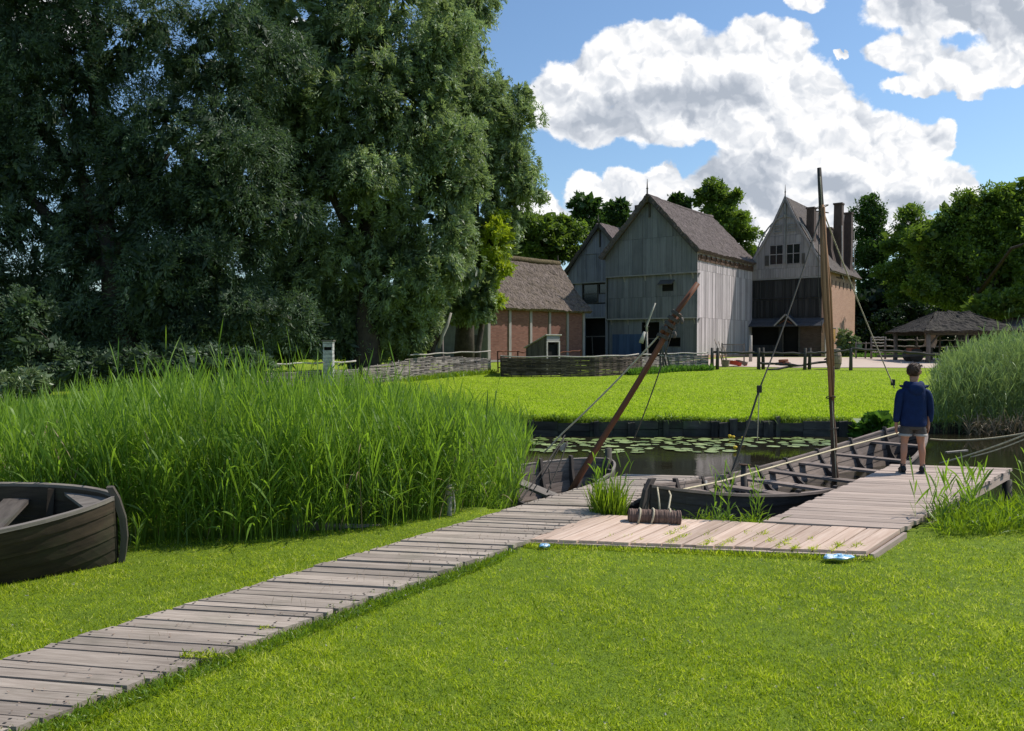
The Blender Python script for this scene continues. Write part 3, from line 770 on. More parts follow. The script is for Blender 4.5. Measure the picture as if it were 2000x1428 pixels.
# ------------------------------------------------------------------ boy
def boy():
    b = thing('person', 'boy in blue hooded jacket and grey shorts standing on the jetty looking right', 'person', (5.32, 10.16, .006), math.radians(-8))
    face = Vector((.62, .78, 0)).normalized(); fs = Vector((face.y, -face.x, 0))
    hc = Vector((.015, .03, 1.352))
    V = []; R = []; E = []
    def v(p, r, par=None):
        V.append(tuple(p)); R.append(r if hasattr(r, '__len__') else (r, r)); i = len(V) - 1
        if par is not None: E.append((par, i))
        return i
    pel = v((0, 0, .70), (.105, .085)); s1 = v((0, 0, .82), (.10, .075), pel); s2 = v((0, -.005, .96), (.115, .08), s1); s3 = v((0, 0, 1.08), (.10, .065), s2)
    nb = v((0, .0, 1.17), (.05, .05), s3); n1 = v((.003, .008, 1.225), (.043, .043), nb)
    h0 = v(hc + Vector((0, 0, -.075)) + face * .015, (.055, .06), n1); h1 = v(hc + Vector((0, 0, -.02)), (.070, .082), h0); h2 = v(hc + Vector((0, 0, .045)), (.074, .088), h1); v(hc + Vector((0, 0, .082)), (.05, .06), h2)
    chin = v(hc + face * .068 + Vector((0, 0, -.085)), .022, h0)
    nose = v(hc + face * .092 + Vector((0, 0, -.028)), .011, h1)
    for s in (-1, 1):
        e = v(hc + fs * s * .080 + Vector((0, 0, -.015)), (.012, .018), h1)
        v(hc + fs * s * .086 + Vector((0, 0, .008)) - face * .008, .009, e)
    for s in (-1, 1):
        hp = v((s * .072, 0, .64), .075, pel); th = v((s * .092, .005, .52), .060, hp); kn = v((s * .105, .012, .395), .044, th)
        cf = v((s * .113, -.012, .29), .046, kn); c2 = v((s * .118, -.005, .19), .034, cf); an = v((s * .122, -.005, .09), .029, c2)
        fd = Vector((.10 * s + .25, 1, 0)).normalized()
        ft = v(Vector((s * .122, -.005, .045)) + fd * .04, .032, an); v(Vector((s * .122, -.005, .03)) + fd * .13, .026, ft); v(Vector((s * .122, -.005, .03)) - fd * .045, .028, an)
        ax_ = .012 if s > 0 else -.004
        sh = v((s * .125, 0, 1.105), .036, s3); ua = v((s * .176, -.005, 1.00), .032, sh); el = v((s * .196, -.01, .885), .032, ua)
        fa = v((s * .203, .012, .77), .029, el); wr = v((s * .202, .03, .665), .021, fa); pm = v((s * .200, .036, .615), (.018, .030), wr)
        for k, (dy, ln) in enumerate(((.026, .050), (.009, .058), (-.009, .054), (-.024, .042))):
            a = v((s * .199, .036 + dy, .575), .0085, pm); c = v((s * .195, .040 + dy * 1.05, .575 - ln * .55), .008, a); v((s * .187, .046 + dy, .575 - ln), .007, c)
        a = v((s * .200, .066, .612), .0105, pm); v((s * .190, .078, .585), .009, a)
    me = bpy.data.meshes.new('body'); me.from_pydata(V, E, []); me.materials.append(M['skin'])
    o = bpy.data.objects.new('body', me); C.objects.link(o); o.parent = b
    sk = o.modifiers.new('skin', 'SKIN'); sk.use_smooth_shade = True
    lay = me.skin_vertices[0].data if me.skin_vertices else None
    if lay is None:
        bm = bmesh.new(); bm.from_mesh(me); bm.verts.layers.skin.verify(); bm.to_mesh(me); bm.free(); lay = me.skin_vertices[0].data
    for i, r in enumerate(R): lay[i].radius = r; lay[i].use_root = (i == 0)
    sd = o.modifiers.new('sub', 'SUBSURF'); sd.levels = 2; sd.render_levels = 2
    # bake the modifiers so the body is one plain surface
    dg = bpy.context.evaluated_depsgraph_get(); ev = o.evaluated_get(dg)
    nm = bpy.data.meshes.new_from_object(ev); o.modifiers.clear(); o.data = nm; nm.name = 'body'
    if not nm.materials: nm.materials.append(M['skin'])
    # helper: elliptical rings
    def ring(c, rx, ry, n=20, tilt=0, wr=0, ph=0):
        c = Vector(c)
        return [c + Vector((math.cos(a) * rx * (1 + wr * math.sin(5 * a + ph)), math.sin(a) * ry * (1 + wr * math.sin(4 * a + ph)), tilt * math.sin(a))) for a in [2 * PI * k / n for k in range(n)]]
    mb = MB()
    prof = [(.615, .158, .115), (.64, .166, .122), (.70, .170, .124), (.80, .163, .116), (.90, .160, .112), (1.0, .166, .112), (1.08, .168, .108), (1.135, .150, .098), (1.17, .11, .085), (1.20, .070, .068), (1.215, .058, .06)]
    mb.loft([ring((0, -.005, z), rx, ry, 24, .006 * math.sin(z * 40), .032, z * 31) for z, rx, ry in prof])
    for s in (-1, 1):
        arm = [((s * .10, 0, 1.125), .060, .062), ((s * .150, -.003, 1.10), .060, .066), ((s * .178, -.006, 1.02), .057, .062), ((s * .188, -.010, .95), .052, .058), ((s * .196, -.011, .885), .051, .056), ((s * .200, .0, .82), .047, .054), ((s * .203, .012, .76), .047, .052), ((s * .203, .024, .70), .042, .048), ((s * .202, .03, .668), .034, .040)]
        rings = []
        arm = [((c[0] + s * (.016 if s > 0 else .0) * max(0, 1.1 - c[2]) / .4, c[1] + (.02 if s > 0 else -.008) * (1.1 - c[2]) / .4, c[2]), rx, ry) for c, rx, ry in arm]
        for i, (c, rx, ry) in enumerate(arm):
            rings.append(ring(c, rx * (1 + .07 * math.sin(i * 2.7 + s)), ry, 16, .0, .05, i * 2.1))
        # first rings vertical-ish (shoulder)
        mb.loft(rings)
    j = mb.build('jacket', M['jacket'], b, True, 1)
    mb = MB()   # hood lying on the back
    rings = []
    for t in np.linspace(-1.25, 1.25, 15):
        a = t * 1.35; cx = math.sin(a) * .092; cy = -math.cos(a) * .088 + .012
        th = .036 + .018 * math.cos(t * 1.1)
        cz = 1.185 - .035 * math.cos(t * 1.2)
        u = Vector((math.sin(a), -math.cos(a), 0))
        rings.append([Vector((cx, cy, cz)) + u * math.cos(k) * th + Vector((0, 0, 1)) * math.sin(k) * th * 1.25 for k in [2 * PI * q / 12 for q in range(12)]])
    mb.loft(rings); rings = []
    for z, rx, ry, cy in ((1.20, .05, .03, -.085), (1.17, .10, .045, -.088), (1.12, .105, .045, -.095), (1.07, .08, .035, -.1), (1.035, .03, .02, -.1)):
        rings.append(ring((0, cy, z), rx, ry, 16))
    mb.loft(rings); mb.build('hood', M['jacket'], b, True, 1)
    for s in (-1, 1):   # stiff pointed shoulder flaps of the hood
        mb = MB(); mb.hexa([(s * .12, -.05, 1.13), (s * .17, -.03, 1.14), (s * .165, .03, 1.145), (s * .11, .03, 1.14), (s * .12, -.05, 1.15), (s * .185, -.03, 1.172), (s * .175, .03, 1.172), (s * .11, .03, 1.17)]); mb.build('shoulder_flap', M['jacket'], b)
    mb = MB(); mb.loft([ring((0, 0, .72), .135, .105), ring((0, 0, .66), .142, .108), ring((0, 0, .61), .146, .108), ring((0, 0, .585), .14, .10)])
    for s in (-1, 1):
        mb.loft([ring((s * .068, 0, .66), .075, .095, 16), ring((s * .076, 0, .60), .080, .09, 16), ring((s * .088, .002, .545), .079, .085, 16, 0, .03, s), ring((s * .094, .005, .515), .078, .083, 16)])
    mb.build('shorts', M['shorts'], b, True)
    for s in (-1, 1):
        mb = MB(); mb.loft([ring((s * .094, .005, .528), .081, .086, 16), ring((s * .096, .005, .50), .083, .087, 16), ring((s * .096, .005, .495), .080, .084, 16)]); mb.build('cuff', M['cuff'], b, True)
        fd = Vector((.10 * s + .25, 1, 0)).normalized(); sd = Vector((fd.y, -fd.x, 0)); base = Vector((s * .122, -.005, 0))
        def sring(y, w, z0, z1, n=14): return [base + fd * y + sd * math.cos(a) * w + Vector((0, 0, (z0 + z1) / 2 + math.sin(a) * (z1 - z0) / 2)) for a in [2 * PI * k / n for k in range(n)]]
        mb = MB(); mb.loft([sring(-.075, .012, .03, .075), sring(-.066, .032, .012, .10), sring(-.03, .038, .010, .112), sring(.01, .040, .010, .108), sring(.05, .043, .010, .085), sring(.10, .045, .010, .066), sring(.14, .036, .012, .05), sring(.157, .014, .016, .036)]); sh_ = mb.build('shoe', M['shoe'], b, True, 1)
        mb = MB(); mb.loft([[base + fd * (.04 + math.cos(a) * .118) + sd * math.sin(a) * (.045 if math.cos(a) > 0 else .038) + Vector((0, 0, z)) for a in [2 * PI * k / 18 for k in range(18)]] for z in (.0, .018)]); mb.build('sole', M['sole'], sh_)
        mb = MB(); mb.loft([ring((s * .122, -.005, .085), .033, .033, 12), ring((s * .121, -.005, .125), .034, .034, 12)]); mb.build('sock', M['shoe'], b, True)
    # hair: cap with tousled locks
    bm = bmesh.new(); bmesh.ops.create_icosphere(bm, subdivisions=4, radius=1)
    kill = []
    for q in bm.verts:
        c = q.co.copy(); f = c.dot(face); sdv = c.dot(fs); z = c.z
        n = 1 + .05 * math.sin(13 * sdv + 5 * z) * math.sin(9 * f + 3) + .03 * math.sin(31 * c.x + 17 * c.z)
        q.co = hc + Vector((0, 0, .016)) + fs * sdv * .083 * n + face * (f * .094 - .008) * n + Vector((0, 0, z * .090 * n))
        lim = -.92 if f < -.25 else (-.92 + (f + .25) * 2.0)
        if z < lim: kill.append(q)
    bmesh.ops.delete(bm, geom=kill, context='VERTS')
    hm = bpy.data.meshes.new('hair'); bm.to_mesh(hm); bm.free(); hm.materials.append(M['hair']); hm.polygons.foreach_set('use_smooth', [True] * len(hm.polygons))
    h = bpy.data.objects.new('hair', hm); C.objects.link(h); h.parent = b
    N = 900; d = rng.normal(size=(N, 3)); d = nrm(d); d = d[(d[:, 2] > -.75)]
    f = np.array(face); s_ = np.array(fs)
    fdot = d @ f; d = d[~((d[:, 2] < .35) & (fdot > .0))]
    base = np.array(hc) + np.array([0, 0, .022]) + (d @ s_)[:, None] * s_ * .079 + (d @ f)[:, None] * f * .092 - f * .008 + np.array([0, 0, 1]) * (d[:, 2:3] * .089)
    gr = d * .5 + f * .5 + np.array([.1, 0, -.3]); Vh, Fh, k = strips(base, gr + rng.normal(size=gr.shape) * .25, np.full(len(d), .028), np.full(len(d), .007), np.full(len(d), .1), 2)
    N2 = 90; b2 = np.array(hc) + f * .075 + np.array([0, 0, .075]) + s_ * rng.uniform(-.055, .055, N2)[:, None] + f * rng.uniform(-.03, .02, N2)[:, None]
    V2, F2, k2 = strips(b2, f * .9 + s_ * .3 + rng.normal(size=(N2, 3)) * .25 + np.array([0, 0, .35]), np.full(N2, .05), np.full(N2, .009), np.full(N2, .4), 3)
    Fq = Fh; Vq = Vh; np_mesh('hair_quiff', V2, F2, M['hair'], h)
    np_mesh('hair_locks', Vh, Fh, M['hair'], h)
    return b
boy()

# ------------------------------------------------------------------ wooden revetment along the far bank
rv = thing('revetment', 'low dark plank revetment with posts holding the far bank', 'bank wall', (0, 17.62, WATER))
rv0 = Vector(rv.location)
mb = MB(); x = -13.0
while x < 7.85:
    w = random.uniform(.5, 1.1); x2 = min(x + w, 7.85)
    zt = random.uniform(-.10, -.02)
    for k in range(2):
        z1 = zt - k * .20; z0 = z1 - .19
        mb.hexa([Vector(p) - rv0 for p in [(x, 17.60, z0), (x2 - .01, 17.60, z0), (x2 - .01, 17.66, z0), (x, 17.66, z0), (x, 17.60, z1), (x2 - .01, 17.60, z1 + random.uniform(-.02, .02)), (x2 - .01, 17.66, z1), (x, 17.66, z1)]], a=0)
    x = x2
mb.build('boarding', M['revet'], rv)
x = -12.5
while x < 7.7:
    mb = MB(); h = random.choice([-.08, -.05, -.03, .0, .06]) ; w = random.uniform(.05, .11)
    mb.hexa([Vector(p) - rv0 for p in [(x - w, 17.54, -1.2), (x + w, 17.54, -1.2), (x + w, 17.598, -1.2), (x - w, 17.598, -1.2), (x - w, 17.54, h - .02), (x + w * .9, 17.54, h), (x + w * .9, 17.598, h + .01), (x - w, 17.598, h)]]); mb.build('post', M['revet'], rv); x += random.choice([.22, .45, .8, 1.1, 1.5])

# ------------------------------------------------------------------ wattle fences
def wattle(path, h, label, mat, rail=None, step=.42, dens=.025, railh=.1, name='wattle_fence', rail_path=None):
    t = thing(name, label, 'fence', (path[0][0], path[0][1], gz(*path[0]))); o = Vector(t.location)
    P = [Vector((p[0], p[1], 0)) for p in path]; seg = [(P[i + 1] - P[i]).length for i in range(len(P) - 1)]; L = sum(seg)
    def pp(s):
        s = max(0, min(L, s))
        for i, l in enumerate(seg):
            if s <= l or i == len(seg) - 1: return P[i].lerp(P[i + 1], s / l), (P[i + 1] - P[i]).normalized()
            s -= l
    n = int(L / step); st = L / n
    hs = h if callable(h) else (lambda s: h)
    for i in range(n + 1):
        p, d = pp(i * st); z = gz(p.x, p.y); hh = hs(i * st / L) + random.uniform(.0, .09)
        mb = MB(); mb.tube([Vector((p.x, p.y, z - .1)) - o, Vector((p.x + random.uniform(-.02, .02), p.y, z + hh)) - o], [.022, .017], 5); mb.build('stake', mat, t, True)
    mb = MB(); hmax = max(hs(i / 20) for i in range(21)); rows = int(hmax / dens)
    for rI in [q for q in range(rows) for _ in (0, 1)]:
        ph = random.randint(0, 1); i = 0
        while i < n:
            span = random.randint(3, 7); e = min(n, i + span); pts = []
            zj = random.uniform(-.010, .010); sl = random.uniform(-.01, .01)
            for q in range(i * 2, e * 2 + 1):
                s = q / 2 * st; p, d = pp(s); nrm_ = Vector((-d.y, d.x, 0))
                if rI * dens > hs(s / L): continue
                off = .028 * (1 if ((q // 2 + ph) % 2) else -1) if q % 2 == 0 else 0
                z = gz(p.x, p.y) + .02 + rI * dens + zj + sl * (q / 2 - i) + random.uniform(-.007, .007)
                pts.append(p + nrm_ * off + Vector((0, 0, z)) - o)
            if len(pts) > 2: mb.tube(pts, random.uniform(.012, .022), 4, cap=False)
            i = e
    mb.build('weave', mat, t)
    if rail:
        pts = []
        for k in range(13):
            p, d = pp(L * (rail[0] + (rail[1] - rail[0]) * k / 12)); pts.append(p + Vector((0, 0, gz(p.x, p.y) + rail[2] + .02 * math.sin(k * 1.7))) - o)
        mb = MB(); mb.tube(pts, .032, 6); mb.build('rail', M['fence_pale'], t, True)
    return t
a = on(976, 733, .32)
wattle([(-.35, 35.4), (-.50, 32.9), (1.3, 32.6), (3.6, 33.0), (4.9, 34.0), (6.0, 35.6)], .80, 'woven wattle enclosure in shade tones with a pale top rail in the middle of the lawn', M['withy_shaded'], (.17, .97, .86))
wattle([(6.0, 35.7), (7.6, 37.4), (9.75, 38.2)], .72, 'pale sunlit wattle fence between the enclosure and the post and rail fence', M['withy'], (.0, 1.0, .82))
wattle([(-5.6, 28.6), (-4.6, 30.2), (-3.7, 32.2), (-2.6, 34.2), (-1.0, 35.8)], lambda s: .60 + .22 * math.sin(PI * s), 'pale wattle fence bulging between the reeds and the brick barn', M['withy'], (.35, 1.0, .98))
wattle([(-8.6, 26.3), (-7.2, 27.2), (-5.7, 28.5)], .55, 'low wattle fence under the willow with a bleached rail above it', M['withy'], (0, .97, .86))
wattle([(-.2, 36.2), (2.2, 37.6), (5.8, 38.4)], .62, 'dark wattle fence behind the hutch', M['withy_shaded'], None)

def railfence(label, posts, rails, mat, matr, pr=.055, ph=1.05, group=None, name='rail_fence', sq=False, rr=.035):
    t = thing(name, label, 'fence', (posts[0][0], posts[0][1], gz(*posts[0][:2])), group=group); o = Vector(t.location)
    for p in posts:
        z = gz(p[0], p[1]); h = (p[2] if len(p) > 2 else ph) ; mb = MB(); q = Vector((p[0], p[1], z)) - o
        ln = random.uniform(-.03, .03)
        if sq: mb.bar(q - Vector((0, 0, .1)), q + Vector((ln, 0, h)), pr * 1.6, pr * 1.6, (0, 1, 0))
        else: mb.tube([q - Vector((0, 0, .1)), q + Vector((ln * .5, 0, h * .5)), q + Vector((ln, 0, h))], [pr * 1.1, pr, pr * .85], 8)
        mb.build('post', mat, t, not sq)
    for a, b, za, zb in rails:
        A = Vector((a[0], a[1], gz(a[0], a[1]) + za)) - o; B = Vector((b[0], b[1], gz(b[0], b[1]) + zb)) - o
        mb = MB(); n = 8; mb.tube([A.lerp(B, k / n) + Vector((0, 0, .02 * math.sin(k * 2.1 + A.x))) for k in range(n + 1)], [rr * (1 + .15 * math.sin(k * 1.3)) for k in range(n + 1)], 6); mb.build('rail', matr, t, True)
    return t
def gp(px, Y): return ((px - 1000) / 1500 * Y, Y)
A = [gp(1391, 38.2), gp(1401, 38.0), gp(1482, 38), gp(1491, 38.3), gp(1572, 37.8), gp(1581, 38.1), gp(1662, 37.4)]
railfence('long dark post and rail fence along the sandy yard', A,
    [(A[0], A[2], .86, .83), (A[2], A[4], .84, .80), (A[4], gp(1622, 37.7), .82, .88), (gp(1615, 37.7), A[6], .86, .98), (A[6], gp(1770, 36.8), 1.05, .92), (gp(1765, 36.8), gp(1862, 36.0), .93, .72), (A[2], gp(1568, 37.6), .33, .22), (gp(1500, 37.3), gp(1628, 38.8), .02, .42)], M['fence_dark'], M['fence_dark'], .085, 1.08, rr=.055)
B = [gp(973, 35.8), gp(1012, 36.0), gp(1050, 36.3), gp(1090, 36.6), gp(1134, 37)]
railfence('reddish brown rail pen beside the hutch', B, [(B[0], B[1], .98, .98), (B[0], B[1], .60, .60), (B[1], B[2], .95, .9), (B[1], B[2], .58, .55), (B[2], B[3], .9, .9), (B[3], B[4], .9, .98), (B[0], B[1], .22, .22), (B[3], B[4], .55, .6)], M['rail_red'], M['rail_red'], .04, 1.0, sq=True, rr=.025)
D = [gp(1702, 50), gp(1729, 49.5), gp(1790, 49), gp(1835, 48.5), gp(1885, 48)]
railfence('pale grey rail fence behind the thatched shelter', D, [(D[i], D[i + 1], h, h) for i in range(4) for h in (1.25, .85, .45)] + [(D[0], D[1], h, h) for h in (1.05, 1.4)], M['fence'], M['fence_pale'], .06, 1.45)
E_ = [gp(1672, 50.5), gp(1690, 50.5), gp(1701, 50.4)]
railfence('short low fence joining the brick house to the pale gate', E_, [(E_[0], E_[2], 1.0, 1.0), (E_[0], E_[2], .6, .6)], M['fence'], M['fence'], .05, 1.1)
G_ = [gp(1848, 38.5), gp(1905, 38), gp(1960, 37.5)]
railfence('weathered rails half hidden behind the right reeds', G_, [(G_[0], G_[1], .9, 1.0), (G_[1], G_[2], 1.0, 1.0), (G_[0], G_[1], .5, .55)], M['fence'], M['fence'], .06, 1.15)

# hutch
def hutch():
    w, d = .95, 1.35; p = at(1065, 700, 34.8); t = thing('animal_hutch', 'small wooden animal hutch with a slanting roof and open white framed doorway', 'hutch', (p.x - .42, 34.6, gz(p.x, 34.6)), math.radians(28))
    # local: front (door) faces -Y side right; roof slopes down to the left/back
    H0, H1 = 1.02, 1.52; W = 1.2; Dp = .66
    mb = MB(); n = 9   # long sloping side (facing camera-left)
    for i in range(n):
        x0, x1 = -W + W * i / n, -W + W * (i + .96) / n; z = lambda x: H0 + (H1 - H0) * (x + W) / W
        mb.hexa([(x0, 0, 0), (x1, 0, 0), (x1, .03, 0), (x0, .03, 0), (x0, 0, z(x0)), (x1, 0, z(x1)), (x1, .03, z(x1)), (x0, .03, z(x0))], a=2)
        mb.hexa([(x0, Dp - .03, 0), (x1, Dp - .03, 0), (x1, Dp, 0), (x0, Dp, 0), (x0, Dp - .03, z(x0)), (x1, Dp - .03, z(x1)), (x1, Dp, z(x1)), (x0, Dp, z(x0))], a=2)
    mb.hexa([(-W, .03, 0), (-W + .03, .03, 0), (-W + .03, Dp - .03, 0), (-W, Dp - .03, 0), (-W, .03, H0), (-W + .03, .03, H0), (-W + .03, Dp - .03, H0), (-W, Dp - .03, H0)], a=2)
    mb.build('wall', M['hutch'], t)
    mb = MB(); mb.hexa([(-W - .08, -.06, H0 - .0), (.06, -.06, H1 + .02), (.06, Dp + .06, H1 + .02), (-W - .08, Dp + .06, H0), (-W - .08, -.06, H0 + .04), (.06, -.06, H1 + .06), (.06, Dp + .06, H1 + .06), (-W - .08, Dp + .06, H0 + .04)], a=0); mb.build('roof', M['fence_pale'], t)
    mb = MB()
    mb.box((0.0, .03, .66), (.05, .06, 1.32)); mb.box((0.0, Dp - .03, .66), (.05, .06, 1.32)); mb.box((0.0, Dp / 2, 1.30), (.055, Dp - .12, .06)); mb.build('door_frame', M['fence_pale'], t)
    mb = MB(); mb.box((-.1, Dp / 2, .6), (.02, Dp - .1, 1.15)); mb.build('interior', M['void'], t)
    mb = MB(); mb.box((0, Dp / 2, 1.42), (.03, Dp - .02, .17)); mb.build('lintel_board', M['trim'], t)
    t.rotation_euler = (0, 0, math.radians(-52)); t.scale = (1.2, 1.2, 1.14); t.location = (at(1066, 700, 34.8).x, 34.3, gz(2, 34.3))
hutch()

# well sweeps
def sweep(px, Y, label, pole, lever, g='well sweeps'):
    b = at(px, 700, Y); z = gz(b.x, Y); t = thing('well_sweep', label, 'well sweep', (b.x, Y, z)); o = Vector(t.location)
    mb = MB(); mb.tube([Vector((0, 0, -.1)), at(pole[0], pole[1], Y) - o], [.06, .05], 8); mb.build('post', M['fence_pale'] if px > 1000 else M['fence'], t, True)
    pts = [at(x, y, Y - .08) - o for x, y, r in lever]; mb = MB(); mb.tube(pts, [r for x, y, r in lever], 8); mb.build('lever', M['fence_pale'], t, True)
    mb = MB(); c = at(pole[0], pole[1], Y - .05) - o; mb.tube([c + Vector((-.12, 0, 0)), c + Vector((.12, 0, 0))], .035, 6); mb.build('pivot', M['iron'], t)
    return t, o
t, o = sweep(1264, 37, 'well sweep with bent white pole in front of the blue boarded corner', (1263, 638), [(1264, 648, .04), (1263, 636, .05), (1272, 612, .045), (1280, 592, .035)])
mb = MB(); mb.tube([at(1259, 648, 36.9) - o, at(1252, 670, 36.9) - o], [.07, .11], 8); mb.build('counterweight', M['fence_pale'], t, True)
sweep(865, 34.5, 'well sweep with thick pale lever beside the willow', (864, 656), [(858, 680, .07), (864, 655, .09), (873, 635, .085), (881, 611, .05)])

# trestle by the wattle fence
tr = thing('trestle', 'dark leaning wooden trestle beside the wattle fence', 'trestle', (at(1297, 700, 36.2).x, 36.2, gz(7, 36.2))); o = Vector(tr.location)
for a, b in (((1289, 718), (1290, 678)), ((1302, 718), (1291, 674)), ((1308, 716), (1297, 672)), ((1296, 719), (1293, 680))):
    mb = MB(); mb.bar(at(*a, 36.2) - o, at(*b, 36.15) - o, .07, .07, (0, 1, 0)); mb.build('leg', M['fence_dark'], tr)
mb = MB(); mb.bar(at(1289, 694, 36.1) - o, at(1304, 696, 36.1) - o, .05, .05); mb.build('brace', M['fence_pale'], tr)

# box on a post under the willow
bx = thing('nest_box', 'tall narrow weathered white box with a dark slot standing under the willow', 'box', (at(642, 700, 27.4).x, 27.4, gz(-6, 27.4))); o = Vector(bx.location)
zt = at(642, 667, 27.4).z - o.z
mb = MB(); k = 9; z = 0
while z < zt - .02:
    h = random.uniform(.10, .17); h = min(h, zt - z)
    if not (zt - .36 < z + h / 2 < zt - .16): mb.box((random.uniform(-.006, .006), 0, z + h / 2), (.34 + random.uniform(-.015, .015), .3, h - .014))
    else:
        mb.box((-.15, 0, z + h / 2), (.03, .3, h)); mb.box((.155, 0, z + h / 2), (.03, .3, h))
    z += h
mb.build('block_stack', M['stonepost'], bx)
mb = MB(); mb.box((0, .04, zt / 2), (.27, .2, zt - .06)); mb.build('core', M['void'], bx)
mb = MB(); mb.box((0, 0, zt + .025), (.42, .36, .05)); mb.build('cap', M['fence'], bx)

# yard clutter
def barrel():
    p = on(1618, 720, .47); t = thing('barrel', 'oak barrel with pale lid standing behind the tall mast', 'barrel', (p.x, 38.4, gz(p.x, 38.4)))
    H = .98; mb = MB(); n = 18; R = lambda v: .27 + .10 * math.sin(PI * v)
    for k in range(n):
        a0, a1 = 2 * PI * k / n, 2 * PI * (k + .94) / n
        rings = [[Vector((math.cos(a) * (R(v / 8) - dr), math.sin(a) * (R(v / 8) - dr), H * v / 8)) for a, dr in ((a0, 0), (a1, 0), (a1, .03), (a0, .03))] for v in range(9)]
        mb.loft(rings)
    mb.build('staves', M['barrel'], t)
    for v in (.06, .3, .7, .94):
        mb = MB(); rr = R(v) + .006; mb.tube([(math.cos(a) * rr, math.sin(a) * rr, H * v) for a in np.linspace(0, 2 * PI, 25)], .014, 6); mb.build('hoop', M['iron'], t, True)
    mb = MB(); mb.loft([[Vector((math.cos(a) * r_, math.sin(a) * r_, z)) for a in [2 * PI * k / 24 for k in range(24)]] for r_, z in ((.29, H - .01), (.29, H + .04), (.27, H + .05))]); mb.build('lid', M['deck_new'], t)
barrel()
yp = at(1466, 700, 46); post('gate_post', yp.x, 46, .5, at(1466, 655, 46).z, .10, M['fence_pale'], 'pale thick gate post in front of the dark doorway of the brick house')
# hay rack on the silver wall side, basket with tools
hr = thing('hay_rack', 'grey slatted rack standing against the silver boarded wall', 'rack', (*gp(1410, 43), gz(11, 43))); o = Vector(hr.location)
for z in (.52, 1.12):
    mb = MB(); mb.bar((0, 0, z), (1.32, .2, z), .05, .05); mb.build('rail', M['fence'], hr)
for k in range(16):
    mb = MB(); mb.bar((.03 + k * .084, .03 + k * .0127, .5), (.03 + k * .084, .03 + k * .0127, 1.12), .02, .02, (0, 1, 0)); mb.build('slat', M['fence'], hr)
for x in (0.0, 1.3):
    mb = MB(); mb.bar((x, x * .15, 0), (x, x * .15, 1.2), .06, .06, (0, 1, 0)); mb.build('post', M['fence'], hr)
bk = thing('tool_basket', 'wicker basket with long handled tools leaning out by the fence post', 'basket', (*gp(1417, 40.5), gz(11, 40.5))); o = Vector(bk.location)
mb = MB()
for z in np.linspace(.02, .36, 12):
    mb.tube([(math.cos(a) * (.17 + z * .15), math.sin(a) * (.17 + z * .15), z) for a in np.linspace(0, 2 * PI, 15)], .015, 5)
mb.build('basketwork', M['barrel'], bk)
for x0, x1, h in ((-.1, -.55, 1.45), (0, -.35, 1.35), (.08, -.1, 1.1), (.12, .0, 1.0)):
    mb = MB(); mb.tube([(x0, 0, .05), (x1, .1, h)], .02, 6); mb.build('tool_handle', M['barrel'], bk, True)
for i, (px, w) in enumerate(((1435, .55), (1449, .42))):
    g = gp(px, 40.8 + i * .4); t = thing('toy_barrow', ['low red and grey painted wooden barrow lying on the sand', 'smaller grey and red wooden barrow right of the larger red one'][i], 'barrow', (*g, gz(*g)), .2)
    mb = MB(); mb.hexa([(-w / 2, -.12, .12), (w / 2, -.12, .05), (w / 2, .16, .05), (-w / 2, .16, .12), (-w / 2 - .05, -.18, .34), (w / 2 + .06, -.18, .2), (w / 2 + .06, .2, .2), (-w / 2 - .05, .2, .34)], r=.5); mb.build('tray', M['red'] if i == 0 else M['fence'], t)
    mb = MB(); mb.tube([(w / 2, -.03, .1), (w / 2, .06, .1)], .1, 14); mb.build('wheel', M['red'], t, True)
    for s in (-.14, .16):
        mb = MB(); mb.bar((-w / 2 - .3, s, .3), (w / 2, s * .4, .1), .04, .04); mb.build('shaft', M['red'], t)
g = gp(1532, 42); t = thing('log_pile', 'few dark split logs dropped on the sand before the doorway', 'logs', (*g, gz(*g)))
for k, (x, z, a) in enumerate(((-.25, .08, .3), (.0, .1, -.5), (.2, .07, .9), (-.05, .24, .1))):
    mb = MB(); mb.tube([(x - .25 * math.cos(a), -.2 * math.sin(a), z), (x + .25 * math.cos(a), .2 * math.sin(a), z + .04)], [.08, .07], 7); mb.build('log', M['rail_red'] if k % 2 else M['fence_dark'], t, True)
